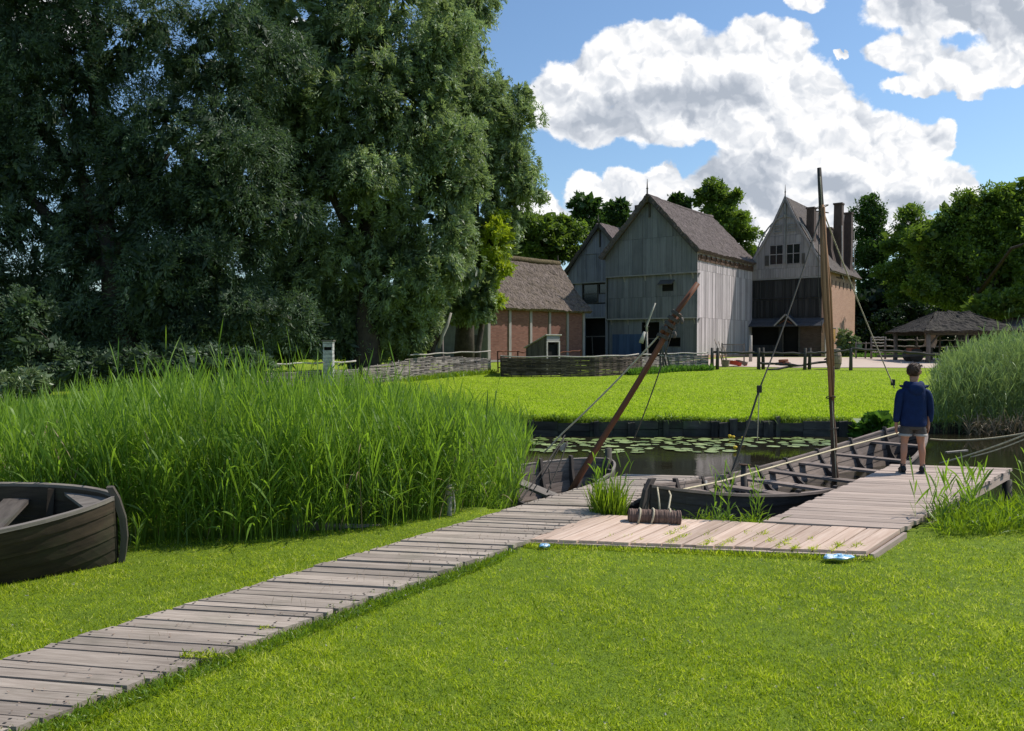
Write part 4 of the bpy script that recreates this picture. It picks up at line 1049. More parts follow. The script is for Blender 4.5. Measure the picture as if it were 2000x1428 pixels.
# ------------------------------------------------------------------ houses
def wall_boards(T, W, zb, zt, bw=.24, holes=(), th=.03, r0=None, split=(), jit=.02):
    """T(x, out, z)-> local point; zb, zt functions or numbers; boards along x in [0,W]"""
    mb = MB(); fb = zb if callable(zb) else (lambda x: zb); ft = zt if callable(zt) else (lambda x: zt)
    n = max(1, round(W / bw)); xs_ = [0] + sorted(W * (k + random.uniform(-.22, .22)) / n for k in range(1, n)) + [W]
    brk = sorted(set([x for h in holes for x in h[:2] if 0 < x < W]))
    for b in brk:
        k = min(range(len(xs_)), key=lambda i: abs(xs_[i] - b)); xs_[k] = b
    xs_ = sorted(set(xs_))
    for x0, x1 in zip(xs_[:-1], xs_[1:]):
        xm = (x0 + x1) / 2
        iv = [(fb(xm), max(ft(x0), ft(x1)))]
        for s in split: iv = [p for a, b in iv for p in ([(a, s - .006), (s + .006, b)] if a < s < b else [(a, b)])]
        for h in holes:
            if h[0] <= xm <= h[1]:
                iv = [p for a, b in iv for p in ((a, min(b, h[2])), (max(a, h[3]), b)) if p[1] - p[0] > .02]
        o = random.uniform(0, .022)
        for a, b in iv:
            top = b >= max(ft(x0), ft(x1)) - .001
            za0 = a + (random.uniform(-jit, jit) if a <= fb(xm) + .001 else 0)
            t0 = ft(x0) if top else b; t1 = ft(x1) if top else b
            g = .005
            P = [T(x0 + g, o + th, za0), T(x1 - g, o + th, za0), T(x1 - g, o, za0), T(x0 + g, o, za0), T(x0 + g, o + th, max(t0, za0 + .01)), T(x1 - g, o + th, max(t1, za0 + .01)), T(x1 - g, o, max(t1, za0 + .01)), T(x0 + g, o, max(t0, za0 + .01))]
            mb.hexa(P, a=2)
    return mb
def slope_roof(t, ridge0, ridge1, eave0, eave1, mat, th=.28, nz=.05, nu=40, nv=22, name='roof_slope', sag=.0, conc=0.0):
    r0, r1, e0, e1 = map(Vector, (ridge0, ridge1, eave0, eave1))
    L = (r1 - r0).length; H = (e0 - r0).length; N = (r1 - r0).cross(e0 - r0).normalized()
    if N.z < 0: N = -N
    ns = [[random.uniform(-1, 1) for _ in range(nu + 1)] for _ in range(nv + 1)]
    ph = random.uniform(0, 9)
    def fn(u, v, top=True):
        i, j = round(u * nu), round(v * nv)
        p = r0.lerp(r1, u).lerp(e0.lerp(e1, u), v)
        p = p + Vector((0, 0, -sag * math.sin(PI * u) * (1 - v) - conc * math.sin(PI * v)))
        if top: p = p + N * (th + nz * ns[j][i] + nz * 1.2 * math.sin(u * 13 + ph) * math.sin(v * 7 + ph))
        if v == 1: p = p + (e0 - r0).normalized() * (nz * 1.3 * ns[0][i])
        if u in (0, 1): p = p + (r1 - r0).normalized() * nz * ns[j][nu // 2] * 1.0
        return p
    mb = MB(); off = (random.random() * 9, random.random() * 9)
    mb.grid(lambda u, v: fn(u, v), nu, nv, (L, H), .5, off)
    mb.grid(lambda u, v: fn(u, v, False), nu, nv, (L, H), .5, off)
    for edge in ('e', 'r', '0', '1'):
        def g(u, v):
            if edge == 'e': a, b = fn(u, 1), fn(u, 1, False)
            elif edge == 'r': a, b = fn(u, 0), fn(u, 0, False)
            elif edge == '0': a, b = fn(0, u), fn(0, u, False)
            else: a, b = fn(1, u), fn(1, u, False)
            return a.lerp(b, v)
        n = nu if edge in 'er' else nv
        mb.grid(g, n, 1, (L if edge in 'er' else H, th), .3, off)
    return mb.build(name, mat, t)
def bracket(t, T, x, z, mat, out=.22, h=.38):
    mb = MB(); w = .05
    prof = [(0, 0), (0, -h), (out * .25, -h * .55), (out * .55, -h * .2), (out, 0)]
    V = [T(x - w, a + .03, z + b) for a, b in prof] + [T(x + w, a + .03, z + b) for a, b in prof]; n = 5
    mb.add(V, [tuple(range(n)), tuple(range(2 * n - 1, n - 1, -1))] + [(k, n + k, n + (k + 1) % n, (k + 1) % n) for k in range(n)], [[(.1 * i, .05 * i) for i in range(q)] for q in (5, 5, 4, 4, 4, 4, 4)], .5)
    mb.build('bracket', mat, t)
def window(t, T, x0, x1, z0, z1, frame, nx=2, nz=2, depth=.10, fw=.06, name='window', rails=None, label=None):
    mb = MB()
    def bx(a, b, c, d, o0=-.02, o1=.05): mb.hexa([T(a, o1, c), T(b, o1, c), T(b, o0, c), T(a, o0, c), T(a, o1, d), T(b, o1, d), T(b, o0, d), T(a, o0, d)])
    bx(x0, x0 + fw, z0, z1); bx(x1 - fw, x1, z0, z1); bx(x0 + fw, x1 - fw, z0, z0 + fw); bx(x0 + fw, x1 - fw, z1 - fw, z1)
    for i in range(1, nx):
        x = x0 + (x1 - x0) * i / nx; bx(x - fw * .4, x + fw * .4, z0 + fw, z1 - fw, -.015, .045)
    for j in (rails if rails is not None else [k / nz for k in range(1, nz)]):
        z = z0 + (z1 - z0) * j; bx(x0 + fw, x1 - fw, z - fw * .4, z + fw * .4, -.012, .042)
    w = mb.build(name, frame, t)
    if label: w['label'] = label
    m2 = MB(); m2.add([T(x0 + .02, -.05, z0 + .02), T(x1 - .02, -.05, z0 + .02), T(x1 - .02, -.05, z1 - .02), T(x0 + .02, -.05, z1 - .02)], [(0, 1, 2, 3)], [[(0, 0), (1, 0), (1, 1), (0, 1)]], .5)
    m2.build('pane', M['glass'], w)
    return w
RZ = math.atan2(-.6, .8)
def frontT(y=0, x0=0): return lambda x, o, z: Vector((x0 + x, y - o, z))
def rightT(W, y0=0): return lambda x, o, z: Vector((W + o, y0 + x, z))
def leftT(): return lambda x, o, z: Vector((-o, x, z))
def backT(D): return lambda x, o, z: Vector((x, D + o, z))
def simple_box(name, P, mat, t, r=None):
    mb = MB(); mb.hexa(P, r); return mb.build(name, mat, t)
def boxc(name, x0, x1, y0, y1, z0, z1, mat, t):
    return simple_box(name, [(x0, y0, z0), (x1, y0, z0), (x1, y1, z0), (x0, y1, z0), (x0, y0, z1), (x1, y0, z1), (x1, y1, z1), (x0, y1, z1)], mat, t)
def finial(t, x, y, z, h, r=.035, mat=None):
    mb = MB(); mb.tube([(x, y, z - .5), (x, y, z + h * .35), (x, y, z + h * .4), (x, y, z + h * .45), (x, y, z + h)], [r * 1.3, r, r * 1.7, r, r * .3], 7); mb.build('finial', mat or M['iron'], t, True)

# --- middle house: tall boarded granary with thatched roof
def house_middle():
    W, Dp = 6.75, 10.2; ox, oy = 12 - .8 * W, 50 + .6 * W; g = gz(9, 50) - .05
    t = thing('timber_house', 'tallest boarded timber house with thatched roof and silvery sunlit side wall', 'house', (ox, oy, g), RZ)
    j1, j2, ev, ap = 5.75, 2.8, 7.15, 10.80; h = .22
    gab = lambda x: ev + (ap - ev) * (1 - abs(x - W / 2) / (W / 2)) - .05
    T3 = frontT(0); T2 = frontT(.16); T1 = frontT(.34)
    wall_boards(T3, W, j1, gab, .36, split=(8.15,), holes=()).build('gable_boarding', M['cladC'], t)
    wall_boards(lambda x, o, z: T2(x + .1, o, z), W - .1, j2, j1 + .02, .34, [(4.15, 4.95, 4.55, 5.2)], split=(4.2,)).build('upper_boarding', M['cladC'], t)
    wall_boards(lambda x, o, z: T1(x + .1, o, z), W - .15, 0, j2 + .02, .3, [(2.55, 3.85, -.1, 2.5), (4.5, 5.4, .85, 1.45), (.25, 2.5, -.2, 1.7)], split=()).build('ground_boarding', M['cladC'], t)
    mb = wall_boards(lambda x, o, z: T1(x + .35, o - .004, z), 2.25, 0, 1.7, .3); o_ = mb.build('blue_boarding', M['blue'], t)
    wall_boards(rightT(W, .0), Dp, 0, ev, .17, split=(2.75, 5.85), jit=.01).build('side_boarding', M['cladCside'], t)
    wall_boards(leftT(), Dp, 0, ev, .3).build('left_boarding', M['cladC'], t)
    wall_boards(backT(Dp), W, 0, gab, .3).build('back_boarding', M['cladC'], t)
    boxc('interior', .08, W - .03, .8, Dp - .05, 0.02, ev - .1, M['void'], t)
    for z, y in ((j1, 0), (j2, .16)): boxc('jetty_beam', 0, W, y - .06, y + .3, z - .10, z - .001, M['trim'], t)
    for x in (1.4, 3.0, 4.9, 6.45): bracket(t, T2, x, j1 - .1, M['trim'])
    for x in (.3, 1.6, 3.0, 4.3, 5.6, 6.5): bracket(t, T1, x, j2 - .1, M['trim'])
    bracket(t, rightT(W), .15, j1 - .1, M['trim'], .16, .4); bracket(t, rightT(W), .15, j2 - .1, M['trim'], .16, .4)
    # flap window
    boxc('window', 4.28, 5.04, .10, .20, 4.55, 5.2, M['void'], t)
    mb = MB(); mb.hexa([(4.1, -.32, 4.95), (5.15, -.32, 4.95), (5.15, .12, 5.25), (4.1, .12, 5.25), (4.1, -.34, 4.99), (5.15, -.34, 4.99), (5.15, .12, 5.31), (4.1, .12, 5.31)]); mb.build('window_shutter', M['fence_dark'], t)
    mb = MB(); mb.bar((4.65, .30, .85), (5.5, .30, .85), .04, .05); mb.bar((4.65, .30, 1.45), (5.5, .30, 1.45), .04, .05); mb.build('hatch', M['fence_dark'], t)
    mb = MB(); mb.bar((2.6, .26, 1.35), (3.95, .26, 1.4), .05, .06); mb.bar((3.1, .26, 0), (3.1, .26, 1.35), .05, .05, (0, 1, 0)); mb.build('door_rail', M['fence'], t)
    ovf, ovb, ovs = .42, .35, .20; sl = (ap - ev) / (W / 2)
    slope_roof(t, (W / 2, -ovf, ap), (W / 2, Dp + ovb, ap - .1), (W + ovs, -ovf, ev - ovs * sl), (W + ovs, Dp + ovb, ev - ovs * sl), M['thatch'], .24, .028, 60, 30, sag=.10)
    slope_roof(t, (W / 2, -ovf, ap), (W / 2, Dp + ovb, ap - .1), (-ovs, -ovf, ev - ovs * sl), (-ovs, Dp + ovb, ev - ovs * sl), M['thatch'], .24, .028, 60, 30, sag=.10)
    mb = MB(); mb.tube([(W / 2, -ovf - .03 + (Dp + ovf + ovb + .06) * k / 16, ap + .14 - .10 * math.sin(PI * k / 16) + random.uniform(-.03, .03)) for k in range(17)], .17, 8); mb.build('ridge', M['thatch'], t, True)
    for s in (-1, 1):
        mb = MB(); a = (W / 2, -.38, ap + .02); b = (W / 2 + s * (W / 2 + ovs), -.38, ev - ovs * sl + .02); mb.bar(a, b, .06, .22); mb.build('bargeboard', M['fence_dark'], t)
    mb = MB(); mb.bar((W + .07, .05, ev - .50), (W + .07, Dp - .05, ev - .50), .08, .34); 
    for k in range(12): mb.bar((W + .08, .4 + k * .85, ev - .30), (W + .20, .4 + k * .85, ev - .50), .09, .11)
    mb.build('eaves_beam', M['knob'], t)
    mb = MB(); mb.bar((W / 2, -.06, 9.55), (W / 2, -.10, ap + .15), .12, .10, (0, 1, 0)); mb.build('gable_post', M['fence_dark'], t)
    finial(t, W / 2, -.42, ap + .2, 1.05, .05, M['fence_dark'])
    # brick plinth
    boxc('plinth', W + .02, W + .10, -.02, Dp, -.2, .28, M['brick_pale'], t)
house_middle()

def house_left():
    W, Dp = 5.9, 8.5; mx, my = 6.88, 60.0; ox, oy = mx - .8 * W / 2, my + .6 * W / 2; g = gz(4, 60) - .05
    t = thing('timber_house', 'narrower mauve grey boarded timber house half hidden behind the middle house', 'house', (ox, oy, g), RZ)
    j1, j2, ev, ap = 5.85, 3.1, 6.75, 10.2
    gab = lambda x: ev + (ap - ev) * (1 - abs(x - W / 2) / (W / 2)) - .05
    T3, T2, T1 = frontT(0), frontT(.16), frontT(.32)
    wall_boards(T3, W, j1, gab, .3, split=(8.0,)).build('gable_boarding', M['cladB'], t)
    wall_boards(lambda x, o, z: T2(x + .5, o, z), W - .5, j2, j1 + .02, .3, [(.7, 5.3, 4.1, 5.75)]).build('upper_boarding', M['cladB'], t)
    wall_boards(lambda x, o, z: T1(x + .9, o, z), W - .9, 0, j2 + .02, .3, [(.55, 4.9, -.1, 3.0)]).build('ground_boarding', M['cladB'], t)
    wall_boards(leftT(), Dp, 0, ev, .3).build('left_boarding', M['cladB'], t); wall_boards(rightT(W), Dp, 0, ev, .3).build('right_boarding', M['cladB'], t); wall_boards(backT(Dp), W, 0, gab, .3).build('back_boarding', M['cladB'], t)
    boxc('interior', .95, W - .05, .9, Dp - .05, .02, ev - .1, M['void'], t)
    for z, y in ((j1, 0), (j2, .16)): boxc('jetty_beam', .1, W, y - .06, y + .3, z - .10, z - .001, M['trim'], t)
    TT = lambda x, o, z: T2(x, o, z)
    for a, b in ((1.25, 2.65), (2.7, 4.1), (4.15, 5.6)):
        window(t, TT, a, b, 4.15, 5.7, M['fence_dark'], 1, 2, rails=[.5])
    wall_boards(lambda x, o, z: T2(x + 2.75, o + .03, z), 1.3, 4.2, 4.85, .3).build('shutter', M['cladB'], t)
    mb = MB(); mb.bar((1.3, .2, 1.55), (5.5, .2, 1.6), .05, .08); mb.bar((2.2, .2, 0), (2.1, .2, 1.55), .05, .05, (0, 1, 0)); mb.bar((3.4, .2, 0), (3.4, .2, 1.55), .05, .05, (0, 1, 0)); mb.build('door_rail', M['fence'], t)
    sl = (ap - ev) / (W / 2); ov = .25
    for s in (-1, 1):
        slope_roof(t, (W / 2, -.35, ap), (W / 2, Dp + .3, ap), (W / 2 + s * (W / 2 + ov), -.35, ev - ov * sl), (W / 2 + s * (W / 2 + ov), Dp + .3, ev - ov * sl), M['thatch'], .2, .03, 30, 16)
        mb = MB(); mb.bar((W / 2, -.33, ap), (W / 2 + s * (W / 2 + ov), -.33, ev - ov * sl), .05, .2); mb.build('bargeboard', M['fence_dark'], t)
    mb = MB(); mb.bar((W / 2, -.06, 8.5), (W / 2, -.1, ap + .1), .1, .1, (0, 1, 0)); mb.build('gable_post', M['fence_dark'], t)
    mb = MB(); mb.bar((W / 2 - .35, -.03, 6.9), (W / 2 - .35, -.03, 8.0), .02, .02, (0, 1, 0)); mb.bar((W / 2 - 1.35, -.05, 8.0), (W / 2 - .35, -.05, 8.0), .03, .03); mb.bar((W / 2 - 1.35, -.05, 6.9), (W / 2 - 1.35, -.05, 8.0), .03, .03, (0, 1, 0)); mb.build('loading_hatch', M['fence_dark'], t)
    finial(t, W / 2, -.35, ap + .1, .7, .04, M['fence_dark'])
    boxc('chimney', 4.0, 4.75, 3.6, 4.3, 8.0, 12.15, M['brick_dark'], t)
house_left()

def house_right():
    W, Dp = 5.75, 8.7; ox, oy = 22.4 - .8 * W, 55 + .6 * W; g = gz(20, 55) - .05
    t = thing('brick_house', 'merchant house with brick side wall, pale boarded bell gable and tall chimneys', 'house', (ox, oy, g), RZ)
    b0, b1, ev, ap = 5.85, 6.55, 6.5, 11.7; py = 2.75
    # steep roof outline with a flared foot
    def prof(x):
        d = abs(x - W / 2) / (W / 2); return ev + (ap - ev) * (1 - d) ** 1.0 - .38 * math.sin(PI * min(1, d)) + .05
    T = frontT(0)
    hol = [(1.72, 2.78, 6.80, 8.32), (2.95, 4.01, 6.80, 8.32)]
    wall_boards(T, W, b0, lambda x: max(b1, prof(x) - .05), .30, hol, split=(b1, 8.95)).build('gable_boarding', M['cladD'], t)
    T0 = frontT(-.0)
    for a, b, c, d in hol:
        window(t, lambda x, o, z: T(x, o + .02, z), a, b, c, d, M['cladD'], 2, 2, rails=[.52], fw=.07)
        boxc('window_recess', a - .05, b + .05, .12, .2, c - .05, d + .05, M['void'], t)
    for a, b in ((2.05, 2.62), (3.05, 3.62)):
        window(t, lambda x, o, z: T(x, o + .06, z), a, b, 9.2, 9.75, M['trim'], 1, 3, name='vent', fw=.04)
    boxc('shutter', 1.42, 1.72, -.10, -.05, 6.8, 7.55, M['fence_dark'], t); boxc('shutter', 4.10, 4.30, -.10, -.05, 6.8, 7.55, M['fence_dark'], t)
    # bell arch trim and centre post
    for s in (-1, 1):
        mb = MB(); pts = []
        for k in range(13):
            q = k / 12; x = W / 2 + s * (W / 2 - .62) * math.sin(q * PI / 2) ** .9; z = 10.35 - (10.35 - b1) * (1 - math.cos(q * PI / 2)) ** .82
            pts.append((x, -.09, z))
        for a, b in zip(pts[:-1], pts[1:]): mb.bar(a, b, .07, .09)
        mb.build('bell_moulding', M['trim'], t)
        mb = MB(); n = 10; pts = []
        for k in range(n + 1):
            x = W / 2 + s * (W / 2 + .12) * k / n; pts.append((x, -.12, prof(x) - .02 if k < n else ev - .18))
        for a, b in zip(pts[:-1], pts[1:]): mb.bar(a, b, .10, .14)
        mb.build('verge_board', M['cladD'], t)
    mb = MB(); mb.bar((W / 2, -.12, 6.9), (W / 2, -.12, ap + .1), .12, .08, (0, 1, 0)); mb.build('gable_post', M['trim'], t)
    mb = MB(); mb.tube([(W / 2, -.15, 10.2), (W / 2, -.15, 10.45)], [.06, .14], 8); mb.build('pendant', M['trim'], t)
    finial(t, W / 2, -.12, ap + .05, .9, .04)
    # black glazed middle storey
    wall_boards(frontT(.12), W, py, b0 - .0, .24, split=(4.3,)).build('black_boarding', M['cladDk'], t)
    for i in range(6):
        a = .1 + i * (W - .2) / 6; b = a + (W - .2) / 6 - .04
        for z0, z1 in ((py + .15, 4.26), (4.34, b0 - .12)):
            window(t, frontT(.06), a, b, z0, z1, M['cladDk'], 2, 1, fw=.05)
    boxc('band_beam', -.02, W + .02, -.02, .12, b0 - .1, b0 - .001, M['trim'], t)
    # porch roof with small gable
    mb = MB()
    for k in range(14):
        v0, v1 = k / 14, (k + 1) / 14
        mb.hexa([(-.25, .1 - .9 * v1, 2.86 - .62 * v1), (W, .1 - .9 * v1, 2.86 - .62 * v1), (W, .1 - .9 * v0, 2.86 - .62 * v0), (-.25, .1 - .9 * v0, 2.86 - .62 * v0),
                 (-.25, .1 - .9 * v1, 2.92 - .62 * v1), (W, .1 - .9 * v1, 2.92 - .62 * v1), (W, .1 - .9 * v0, 2.90 - .62 * v0), (-.25, .1 - .9 * v0, 2.90 - .62 * v0)], a=0)
    mb.build('porch_roof', M['slate'], t)
    cx = 3.25
    for s in (-1, 1):
        mb = MB(); mb.bar((cx, -.95, 3.12), (cx + s * .82, -.95, 2.30), .10, .10); mb.build('porch_bargeboard', M['trim'], t)
        mb = MB(); mb.hexa([(cx, -.9, 3.08), (cx + s * .78, -.9, 2.3), (cx + s * .78, .05, 2.3), (cx, .05, 3.08), (cx, -.9, 3.13), (cx + s * .8, -.9, 2.35), (cx + s * .8, .05, 2.35), (cx, .05, 3.13)]); mb.build('porch_gable_roof', M['slate'], t)
    finial(t, cx, -.95, 3.1, .35, .03)
    mb = MB(); mb.tube([(cx - .45, -.96, 2.45), (cx, -.96, 2.72), (cx + .45, -.96, 2.45)], .03, 6); mb.build('porch_arch', M['rail_red'], t, True)
    # ground floor
    wall_boards(frontT(.2), 2.7, 0, 2.3, .4, [(.25, 2.4, .9, 2.2)]).build('ground_boarding', M['cladDk'], t)
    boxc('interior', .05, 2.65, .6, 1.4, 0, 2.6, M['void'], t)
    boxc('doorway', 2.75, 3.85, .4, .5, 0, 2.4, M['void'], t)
    for x in (2.72, 3.9): mb = MB(); mb.bar((x, .18, 0), (x, .18, 2.4), .1, .1, (0, 1, 0)); mb.build('door_post', M['fence_dark'], t)
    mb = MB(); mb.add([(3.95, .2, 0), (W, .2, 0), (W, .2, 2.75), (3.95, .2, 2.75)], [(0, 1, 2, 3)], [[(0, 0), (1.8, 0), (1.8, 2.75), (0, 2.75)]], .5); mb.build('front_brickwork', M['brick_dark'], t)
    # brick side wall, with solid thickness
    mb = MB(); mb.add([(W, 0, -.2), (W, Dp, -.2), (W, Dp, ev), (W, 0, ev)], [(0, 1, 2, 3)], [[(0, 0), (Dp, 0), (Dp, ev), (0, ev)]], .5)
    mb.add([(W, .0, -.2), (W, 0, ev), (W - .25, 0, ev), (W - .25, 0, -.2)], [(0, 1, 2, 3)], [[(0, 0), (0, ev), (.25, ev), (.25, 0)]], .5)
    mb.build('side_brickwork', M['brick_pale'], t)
    boxc('quoin', W - .02, W + .03, -.03, .25, -.1, ev - .1, M['timber'], t)
    mb = MB(); mb.poly([(0, Dp, 0), (W, Dp, 0), (W, Dp, ev), (W / 2, Dp, ap - .1), (0, Dp, ev)]); mb.poly([(0, 0.02, 0), (0, Dp, 0), (0, Dp, ev), (0, 0.02, ev)]); mb.build('rear_brickwork', M['brick_pale'], t)
    for s in (-1, 1):
        slope_roof(t, (W / 2, -.06, ap), (W / 2, Dp + .25, ap), (W / 2 + s * (W / 2 + .38), -.06, ev - .35), (W / 2 + s * (W / 2 + .38), Dp + .25, ev - .35), M['tiles'], .10, .012, 30, 30, conc=.42, name='roof_slope')
    mb = MB(); mb.bar((W + .36, -.05, ev - .30), (W + .36, Dp + .2, ev - .30), .06, .10)
    for k in range(10): mb.bar((W + .0, .3 + k * .9, ev - .22), (W + .4, .3 + k * .9, ev - .38), .07, .07)
    mb.build('eaves_board', M['fence_pale'], t)
    for y, z1, w, x0 in ((1.3, 10.9, .60, W - 1.6), (3.4, 9.6, .7, W - 1.0), (4.5, 11.55, .66, W - .5), (7.2, 11.2, .62, W - .42)):
        mb = MB(); zb = ev - .6
        mb.hexa([(x0 - .2, y - w / 2 - .25, zb), (W + .02 if x0 > W - 1.5 else x0 + w, y - w / 2 - .25, zb), (W + .02 if x0 > W - 1.5 else x0 + w, y + w / 2 + .25, zb), (x0 - .2, y + w / 2 + .25, zb), (x0 - .1, y - w / 2, zb + 2.2), (x0 + w * .8, y - w / 2, zb + 2.2), (x0 + w * .8, y + w / 2, zb + 2.2), (x0 - .1, y + w / 2, zb + 2.2)], .5, a=2)
        mb.hexa([(x0 - .1, y - w / 2, zb + 2.2), (x0 + w * .8, y - w / 2, zb + 2.2), (x0 + w * .8, y + w / 2, zb + 2.2), (x0 - .1, y + w / 2, zb + 2.2), (x0 - .06, y - w / 2 + .03, z1), (x0 + w * .78, y - w / 2 + .03, z1), (x0 + w * .78, y + w / 2 - .03, z1), (x0 - .06, y + w / 2 - .03, z1)], .5, a=2)
        mb.hexa([(x0 - .12, y - w / 2 - .03, z1), (x0 + w * .84, y - w / 2 - .03, z1), (x0 + w * .84, y + w / 2 + .03, z1), (x0 - .12, y + w / 2 + .03, z1), (x0 - .12, y - w / 2 - .03, z1 + .12), (x0 + w * .84, y - w / 2 - .03, z1 + .12), (x0 + w * .84, y + w / 2 + .03, z1 + .12), (x0 - .12, y + w / 2 + .03, z1 + .12)], .5, a=0)
        mb.build('chimney', M['brick_dark'], t)
    for y in (4.0, 7.7): 
        mb = MB(); mb.tube([(W + .3, y, ev - .9), (W + .15, y, ev - .3), (W + .08, y, ev + 3.4)], .035, 6); mb.build('chimney_pipe', M['fence_pale'], t, True)
    for k in range(6): boxc('wall_anchor', W + .005, W + .04, 1.6 + k * 1.1, 1.66 + k * 1.1, ev - 1.35, ev - .85, M['iron'], t)
    # notice board on the side wall
    nb = thing('notice_board', 'small ochre notice board fixed to the sunny brick wall', 'board', (0, 0, 0)); R = Matrix.Rotation(RZ, 3, 'Z')
    nb.location = Vector((ox, oy, g)) + R @ Vector((W + .05, 1.5, 1.15)); nb.rotation_euler = (0, 0, RZ)
    boxc('panel', 0, .06, 0, .95, 0, .95, M['ochre'], nb)
    mb = MB(); mb.bar((.03, -.03, -.04), (.03, -.03, 1.0), .06, .1, (0, 1, 0)); mb.bar((.03, .98, -.04), (.03, .98, 1.0), .06, .1, (0, 1, 0)); mb.bar((.03, -.05, 1.0), (.03, 1.0, 1.0), .12, .05); mb.build('frame', M['trim'], nb)
house_right()

# --- brick barn on the left
def barn():
    W, Dp = 5.0, 8.9; d = Vector((.70, .714, 0)).normalized(); rz = math.atan2(-d.x, d.y)
    R = Matrix.Rotation(rz, 3, 'Z'); corner = Vector((-1.44, 45, 0)); org = corner - R @ Vector((W, 0, 0)); g = gz(0, 46) - .05
    t = thing('brick_barn', 'low brick barn with thatched roof and pale timber studs, partly under the willow', 'barn', (org.x, org.y, g), rz)
    ev, ap = 3.50, 6.40
    mb = MB(); mb.add([(W, 0, -.1), (W, Dp, -.1), (W, Dp, ev), (W, 0, ev)], [(0, 1, 2, 3)], [[(0, 0), (Dp, 0), (Dp, ev), (0, ev)]], .5); mb.build('side_brickwork', M['brick'], t)
    for y in (0.0, 1.75, 3.6, 5.35, 7.1, 8.75):
        mb = MB(); mb.bar((W + .02, y + .09, -.1), (W + .02, y + .09, ev), .20, .10, (1, 0, 0)); mb.build('stud', M['timber'], t)
    mb = MB(); mb.bar((W + .03, 0, .12), (W + .03, Dp, .12), .08, .12); mb.build('sill_beam', M['timber'], t)
    mb = MB(); mb.poly([(0, 0, 0), (2.6, 0, 0), (2.6, 0, ev + 1.5), (W / 2, 0, ap), (0, 0, ev)]); mb.poly([(3.4, 0, 0), (W, 0, 0), (W, 0, ev), (W / 2, 0, ap), (2.6, 0, ev + 1.5), (3.4, 0, 2.4)]); mb.poly([(2.6, 0, 2.4), (3.4, 0, 2.4), (2.6, 0, ev + 1.5)]); mb.build('gable_plaster', M['plaster'], t)
    boxc('doorway', 2.6, 3.4, .05, .10, 0, 2.4, M['void'], t)
    mb = MB(); mb.bar((2.5, -.04, 1.35), (4.2, -.04, 1.35), .05, .6); mb.build('half_door', M['fence_dark'], t)
    mb = MB(); mb.poly([(0, Dp, 0), (W, Dp, 0), (W, Dp, ev), (W / 2, Dp, ap), (0, Dp, ev)]); mb.poly([(0, 0, 0), (0, Dp, 0), (0, Dp, ev), (0, 0, ev)]); mb.build('rear_brickwork', M['brick'], t)
    sl = (ap - ev) / (W / 2); ov = .30
    for s in (-1, 1):
        slope_roof(t, (W / 2, -.35, ap), (W / 2, Dp + .35, ap), (W / 2 + s * (W / 2 + ov), -.35, ev - ov * sl), (W / 2 + s * (W / 2 + ov), Dp + .35, ev - ov * sl), M['thatch2'], .20, .032, 60, 34, sag=.05, conc=.12)
    mb = MB(); mb.tube([(W / 2, -.35 + (Dp + .7) * k / 14, ap + .26 + random.uniform(-.02, .02)) for k in range(15)], .19, 9); mb.build('ridge', M['ridge'], t, True)
    finial(t, W / 2, Dp + .25, ap + .3, .55, .03, M['fence_dark'])
    # brick plinth in the sun
barn()

# --- thatched open shelters on the right
def shelter(x0, x1, y0, y1, ze, zr, label, mat, hip=1.4, posts=(0, .5, 1), low=None):
    g = gz((x0 + x1) / 2, y0); t = thing('thatched_shelter', label, 'shelter', ((x0 + x1) / 2, (y0 + y1) / 2, g)); o = Vector(t.location); ze -= g; zr -= g
    hx, hy = (x1 - x0) / 2, (y1 - y0) / 2
    rx = hx - hip
    E = [(-hx - .3, -hy - .3, ze), (hx + .3, -hy - .3, ze), (hx + .3, hy + .3, ze), (-hx - .3, hy + .3, ze)]
    A, B = (-rx, 0, zr), (rx, 0, zr)
    slope_roof(t, A, B, E[0], E[1], mat, .16, .04, 30, 14); slope_roof(t, A, B, E[3], E[2], mat, .16, .04, 30, 14)
    slope_roof(t, A, A, E[0], E[3], mat, .02, .03, 14, 14) if False else None
    for (a, e0, e1) in ((A, E[0], E[3]), (B, E[1], E[2])):
        mb = MB(); a_, p, q = Vector(a) + Vector((0, 0, .12)), Vector(e0) + Vector((0, 0, .1)), Vector(e1) + Vector((0, 0, .1))
        mb.grid(lambda u, v: a_.lerp(p.lerp(q, u), v) + Vector((0, 0, random.uniform(-.02, .04))), 12, 12, (3, 3), .5); mb.build('roof_hip', mat, t)
    for f in posts:
        for y in (-hy + .1, hy - .1):
            x = -hx + .15 + f * (2 * hx - .3); mb = MB(); mb.tube([(x, y, -.1), (x + .03, y, ze * .5), (x, y, ze + .1)], [.15, .12, .13], 8); mb.build('post', M['fence'], t, True)
    mb = MB(); mb.bar((-hx, -hy + .1, ze - .02), (hx, -hy + .1, ze - .02), .14, .16); mb.bar((-hx, hy - .1, ze - .02), (hx, hy - .1, ze - .02), .14, .16)
    for f in posts[:-1]:
        x = -hx + .15 + f * (2 * hx - .3); mb.bar((x, -hy + .1, ze - .8), (x + .6, -hy + .1, ze - .1), .08, .08)
    mb.build('beam', M['fence_dark'], t)
shelter(24.0, 29.2, 44.5, 48.5, 2.35, 3.55, 'open thatched shelter on thick posts below the big tree', M['thatch3'], 1.6, (0, .45, 1))
shelter(30.6, 35.5, 47, 51, 2.3, 3.45, 'paler thatched shelter roof behind the right reeds', M['thatch2'], 1.9)
shelter(36.5, 42, 47.5, 51.5, 2.3, 3.4, 'rightmost low thatched roof cut by the photo edge', M['thatch2'], 1.6)
g = gp(1783, 46); t = thing('red_cart', 'dark cart with a red painted body standing in the shelter', 'cart', (*g, gz(*g)))
mb = MB(); mb.box((0, 0, .62), (.5, .6, .45)); mb.build('body', M['rail_red'], t)
